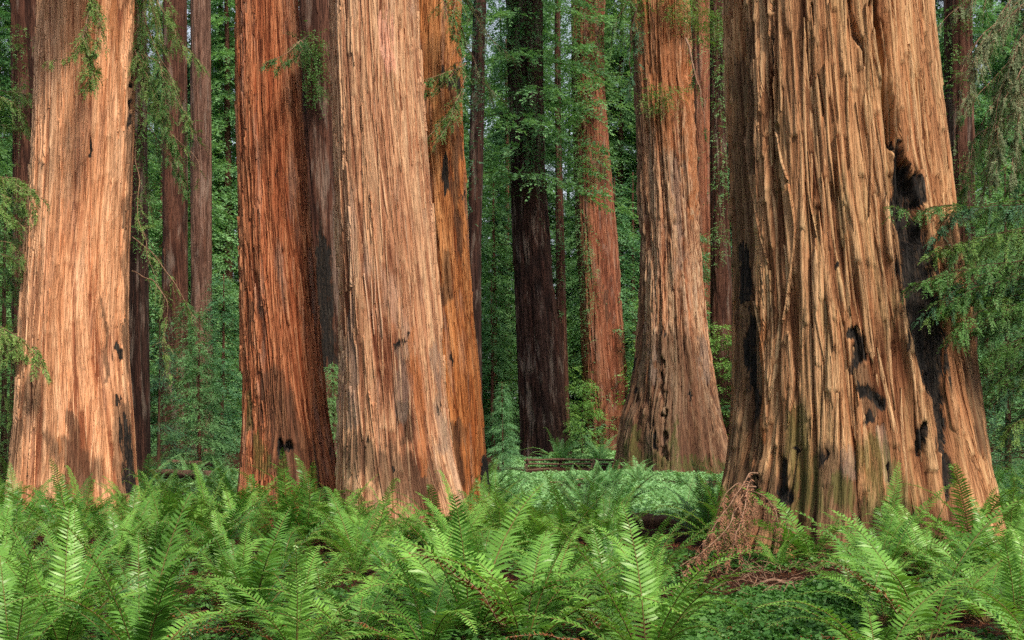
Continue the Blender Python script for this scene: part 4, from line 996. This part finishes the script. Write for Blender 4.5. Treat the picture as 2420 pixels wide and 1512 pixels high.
# a redwood outside the left edge of the frame, its boughs hanging in
def edge_tree(u, d, r0, h, label, fam):
    x = (u * K - 512) / F * d
    root = empty('redwood_tree', (x, d, float(ground_z(x, d))), label, 'tree')
    link('trunk', stem_bag(h, r0, fam).mesh('trunk', [M['bgbark']]), root)
    return root
L = edge_tree(-230, 28, .3, 16, 'young redwood at the left edge, only its light green hanging boughs in view', 3)
for p, kw in [([(-230, 360, 28), (-60, 400, 27.6), (40, 430, 27.4), (95, 505, 27.2)], dict(twig=.6, gap=.09, leaf=.085, lw=.022)),
              ([(-230, 420, 28), (-40, 450, 27.6), (50, 470, 27.4), (85, 530, 27.3)], dict(twig=.5, gap=.09, leaf=.085, lw=.022)),
              ([(-230, 760, 28), (-60, 800, 27.6), (40, 795, 27.4), (108, 800, 27.2)], dict(twig=.6, gap=.06)),
              ([(-230, 800, 28), (-40, 830, 27.6), (50, 830, 27.3), (105, 850, 27.2)], dict(twig=.6, gap=.06, leaf=.085, lw=.022)),
              ([(-230, 170, 28), (-60, 200, 27.8), (30, 215, 27.7), (90, 230, 27.6)], dict(twig=.6, gap=.07)),
              ([(-230, 240, 28), (-40, 290, 27.8), (40, 300, 27.7)], dict(twig=.6, gap=.07)),
              ([(-230, 560, 28), (-60, 590, 27.8), (20, 600, 27.7), (60, 640, 27.6)], dict(twig=.55, gap=.08, bare=.3))]:
    bough(L, W(p), 'spray', **kw)
hr = np.random.default_rng(92)
for k in range(14):
    u0, v0, dd = hr.uniform(325, 400), hr.uniform(-100, 330), hr.uniform(27.2, 28.6)
    du, L_ = hr.uniform(0, 100), hr.uniform(90, 220)
    bough(A[1], W([(316, v0 - 30, 28.7), (u0, v0 + .1 * L_, dd), (u0 + du * .5, v0 + .5 * L_, dd), (u0 + du, v0 + L_, dd - .1)]), ('spray', 'spray_dark', 'spray_dark')[k % 3], 'twig', twig=.5, gap=.06, r0=.012, hang=.6, start=.25, bare=float(hr.choice([0, .2, .4])))
for k in range(9):
    u0, v0, dd = hr.uniform(-20, 70), hr.uniform(120, 1000), hr.uniform(27.5, 30)
    bough(L, W([(-230, v0 - 60, 28), (-80, v0 - 30, dd), (u0 - 30, v0, dd - .2), (u0, v0 + hr.uniform(20, 80), dd - .3)]), ('spray', 'spray_dark')[k % 2], 'twig', twig=.6, gap=.06, bare=float(hr.choice([0, .2])))
for k in range(4):
    u0, v0, dd = hr.uniform(35, 112), (hr.normal(455, 40) if k < 2 else hr.normal(825, 25)), hr.uniform(26.2, 27.3)
    bough(L, W([(-230, v0 - 90, 28), (-70, v0 - 60, dd + .4), (u0 - 45, v0 - 20, dd), (u0, v0 + hr.uniform(15, 60), dd - .1)]), 'spray', 'twig', twig=.55, gap=.06, leaf=.085, lw=.022, hang=.6)
R = edge_tree(2640, 23, .3, 14, 'redwood at the right edge, only its grey green drooping twigs in view', 4)
for p, kw in [([(2640, -120, 23.5), (2500, -60, 23.3), (2380, 40, 23.2), (2310, 120, 23.1), (2290, 230, 23.1)], dict(twig=.55, gap=.06)),
              ([(2640, -60, 23.5), (2500, 0, 23.3), (2400, 110, 23.2), (2360, 220, 23.1), (2345, 360, 23.1)], dict(twig=.6, gap=.055)),
              ([(2640, 0, 23.5), (2520, 60, 23.3), (2440, 160, 23.2), (2400, 280, 23.1), (2390, 420, 23.1)], dict(twig=.6, gap=.055)),
              ([(2640, 40, 23.2), (2540, 120, 23), (2470, 230, 23), (2430, 360, 23)], dict(twig=.6, gap=.055)),
              ([(2640, -160, 23.5), (2480, -120, 23.3), (2340, -40, 23.2), (2250, 30, 23.1), (2215, 70, 23)], dict(twig=.45, gap=.09, bare=.4)),
              ([(2640, -100, 24), (2480, -20, 23.8), (2330, 60, 23.7), (2270, 160, 23.6), (2262, 330, 23.6)], dict(twig=.45, gap=.10, bare=.6)),
              ([(2640, 120, 24), (2480, 200, 23.8), (2340, 300, 23.7), (2290, 330, 23.6), (2300, 480, 23.6)], dict(twig=.45, gap=.10, bare=.6))]:
    bough(R, W(p), 'spray_grey', 'twig', r0=.02, hang=.7, **kw)
hr = np.random.default_rng(91)
for k in range(34):
    u0, v0 = hr.uniform(2300, 2560), hr.uniform(-130, 260); dd = hr.uniform(23, 26)
    du = hr.uniform(-90, 10); L_ = hr.uniform(140, 300)
    bough(R, W([(2640, v0 - 90, dd + .3), (max(u0, 2330) + 60, v0 - 30, dd + .1), (u0, v0 + .25 * L_, dd), (u0 + du * .6, v0 + .65 * L_, dd - .1), (u0 + du, v0 + L_, dd - .2)]),
          ('spray_grey', 'spray_grey', 'spray', 'spray_dark')[k % 4], 'twig', twig=.5, gap=.06, r0=.014, hang=.9, start=.45, bare=float(hr.choice([0, .15, .5])))
for p, kw in [([(2640, 430, 22.5), (2460, 470, 22), (2320, 490, 21), (2220, 488, 19.8), (2122, 492, 19.0)], dict(twig=.45, gap=.05)),
              ([(2640, 500, 22.5), (2480, 530, 22), (2340, 560, 21), (2220, 600, 19.9)], dict(twig=.5, gap=.045)),
              ([(2640, 560, 22.5), (2480, 610, 22), (2360, 660, 21), (2260, 690, 20.2), (2205, 670, 19.9)], dict(twig=.5, gap=.045)),
              ([(2640, 640, 22.5), (2500, 690, 22), (2380, 750, 21), (2265, 790, 20.4)], dict(twig=.55, gap=.045)),
              ([(2640, 380, 22.5), (2500, 430, 22.2), (2400, 470, 22), (2300, 520, 21.6)], dict(twig=.55, gap=.045)),
              ([(2640, 720, 22.5), (2520, 790, 22.3), (2420, 860, 22.2), (2330, 960, 22.1)], dict(twig=.55, gap=.06, bare=.2)),
              ([(2640, 600, 23.5), (2520, 660, 23.3), (2420, 700, 23.2), (2340, 740, 23.1)], dict(twig=.5, gap=.09, leaf=.085, lw=.022)),
              ([(2640, 300, 23.5), (2520, 360, 23.3), (2420, 420, 23.2), (2350, 480, 23.1)], dict(twig=.6, gap=.06))]:
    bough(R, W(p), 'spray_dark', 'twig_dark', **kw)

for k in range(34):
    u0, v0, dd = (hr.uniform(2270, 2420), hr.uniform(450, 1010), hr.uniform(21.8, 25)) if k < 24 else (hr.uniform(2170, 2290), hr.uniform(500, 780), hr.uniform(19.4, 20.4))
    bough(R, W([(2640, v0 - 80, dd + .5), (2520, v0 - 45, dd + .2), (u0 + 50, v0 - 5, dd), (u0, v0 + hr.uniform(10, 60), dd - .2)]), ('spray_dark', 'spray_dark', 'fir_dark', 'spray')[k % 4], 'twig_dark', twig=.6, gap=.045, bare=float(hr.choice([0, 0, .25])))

# ------------------------------------------------------------------ fallen things and the fence
def dead_bough():
    root = empty('dead_bough', P(1760, 1200, 18.4), 'dead redwood bough with drooping pinkish brown sprays against the widest trunk', 'fallen branch')
    for p in ([(1790, 1118, 18.6), (1765, 1112, 18.3), (1740, 1170, 18.0), (1700, 1240, 17.7), (1655, 1290, 17.4)], [(1785, 1150, 18.6), (1740, 1145, 18.3), (1715, 1165, 18.1), (1700, 1200, 18)],
              [(1765, 1150, 18.4), (1770, 1200, 18.0), (1740, 1260, 17.6), (1720, 1310, 17.3)], [(1770, 1160, 18.4), (1805, 1170, 18.1), (1830, 1200, 17.9), (1840, 1240, 17.7)],
              [(1740, 1200, 18.1), (1700, 1270, 17.5), (1640, 1318, 17.0)], [(1770, 1140, 18.4), (1750, 1180, 18.1), (1760, 1230, 17.8)]):
        bough(root, W(p), 'dead_spray', 'twig', twig=.34, gap=.075, hang=1.4, droop=.7, leaf=.06, lw=.017, r0=.012, start=.12, bare=.0)
dead_bough()

def litter_mound():
    r = np.random.default_rng(3); bag = Bag()
    for k in range(110):
        u, d = r.normal(1810, 95), r.uniform(14.6, 18.6)
        x = (u * K - 512) / F * d; z = float(ground_z(x, d)) + r.uniform(.01, .12)
        a = r.uniform(0, PI); L_ = r.uniform(.15, .7)
        q = np.array([[math.cos(a) * s_ * L_, math.sin(a) * s_ * L_, .06 * math.sin(s_ * 5 + k) + .03 * s_] for s_ in np.linspace(-.5, .5, 5)]) + [x, d, z]
        v, f = tube(q, r.uniform(.002, .0055), 4); bag.add(v, f)
    tag(link('twigs', bag.mesh('twigs', [M['twig']])), 'fallen red brown twigs strewn before the widest trunk', None, None, 'stuff')
litter_mound()

def log(name, p0, p1, r0, mat, label, seed):
    t = np.linspace(0, 1, 24)[:, None]; p0, p1 = np.array(p0), np.array(p1)
    path = p0 + (p1 - p0) * t
    path[:, 2] += .03 * noise(t[:, 0] * 6, seed * 3.)
    v, q = tube(path, r0 * (1 + .12 * noise(t[:, 0] * 9, seed + .5)), 18)
    c = path.repeat(18, 0); dv = v - c
    v = c + dv * (1 + .13 * noise(v[:, 0] * 1.5, dv[:, 2] * 16, dv[:, 1] * 16))[:, None]
    n0 = len(v); caps = [np.array([[(i + 1) % 18, i, n0] for i in range(18)]), np.array([[23 * 18 + i, 23 * 18 + (i + 1) % 18, n0 + 1] for i in range(18)])]
    v = np.concatenate([v, p0[None] , p1[None]])
    o = link(name, mesh_np(name, v, [q, np.concatenate(caps)], None, [M[mat]]))
    return tag(o, label, 'log')
log('fallen_log', P(1455, 1232, 26.5) - [0, 0, .02], P(1640, 1240, 25.2), .17, 'twig_dark', 'dark rotting log lying behind the ferns left of the widest trunk', 1)
log('fallen_log', P(330, 1118, 47) , P(500, 1122, 45), .16, 'rail', 'grey log on the ground between the sunlit and the ribbed trunks', 2)
log('fallen_log', P(395, 1092, 52), P(500, 1096, 53), .10, 'rail', 'thin pale pole lying behind the grey log between the left trunks', 3)
log('fallen_branch', P(1795, 1374, 15.8) , P(1990, 1384, 15.4), .022, 'twig', 'thin bare brown branch lying across the litter before the widest trunk', 4)

for k, (u, v, d, dx, dz) in enumerate([(1290, 1140, 50, 1.6, .16), (1345, 1165, 38, -1.3, .12), (1590, 1150, 46, 1.5, .18)]):
    b0 = P(u, v, d); b0[2] = float(ground_z(b0[0], d)) + .12
    log('fallen_branch', b0, b0 + np.array([dx, .5, dz]), .035, 'twig', ('bare branch lying in the clover by the end of the fence', 'bare branch in the clover just right of the orange brown trunk', 'bare branch in the clover in front of the flaring trunk')[k], 7 + k)

def rail_fence():
    root = empty('rail_fence', P(1360, 1110, 72), 'weathered split rail zigzag fence crossing behind the clover', 'fence')
    def piece(name, p0, p1, r0, seed):
        t = np.linspace(0, 1, 12)[:, None]; a, b = np.array(p0), np.array(p1)
        path = a + (b - a) * t; path[:, 2] += .025 * noise(t[:, 0] * 5, seed); path[:, 1] += .03 * noise(t[:, 0] * 4, seed + 4.)
        v, q = tube(path, r0 * (1 + .25 * noise(t[:, 0] * 8, seed + 9.)), 7)
        n0 = len(v); v = np.concatenate([v, a[None], b[None]])
        caps = np.array([[(i + 1) % 7, i, n0] for i in range(7)] + [[77 + i, 77 + (i + 1) % 7, n0 + 1] for i in range(7)])
        link(name, mesh_np(name, v, [q, caps], None, [M['rail']]), root).location = -Vector(root.location)
    s = 0
    joints = [(1245, 71), (1322, 73.5), (1402, 71.5), (1480, 73.5), (1560, 71.8)]
    for (u0, d0), (u1, d1) in zip(joints[:-1], joints[1:]):
        for k, v in enumerate((1089, 1099, 1111)):
            s += 1
            if (k == 2 and u0 > 1322): continue
            piece('rail', P(u0 - 6, v - 3 + (s % 2) * 2, d0), P(u1 + 6, v - 2 - (s % 2) * 2, d1), .055 if k else .065, s * 1.7)
    for u, d in joints:
        for k in range(3 if u < 1400 else 2):
            s += 1; dx = rng.uniform(-9, 9)
            piece('post', P(u - 6 + dx, 1117, d - .3 + .3 * k), P(u + 4 - dx * .6, 1083, d + .2 - .2 * k), .05, s * 2.3)
rail_fence()
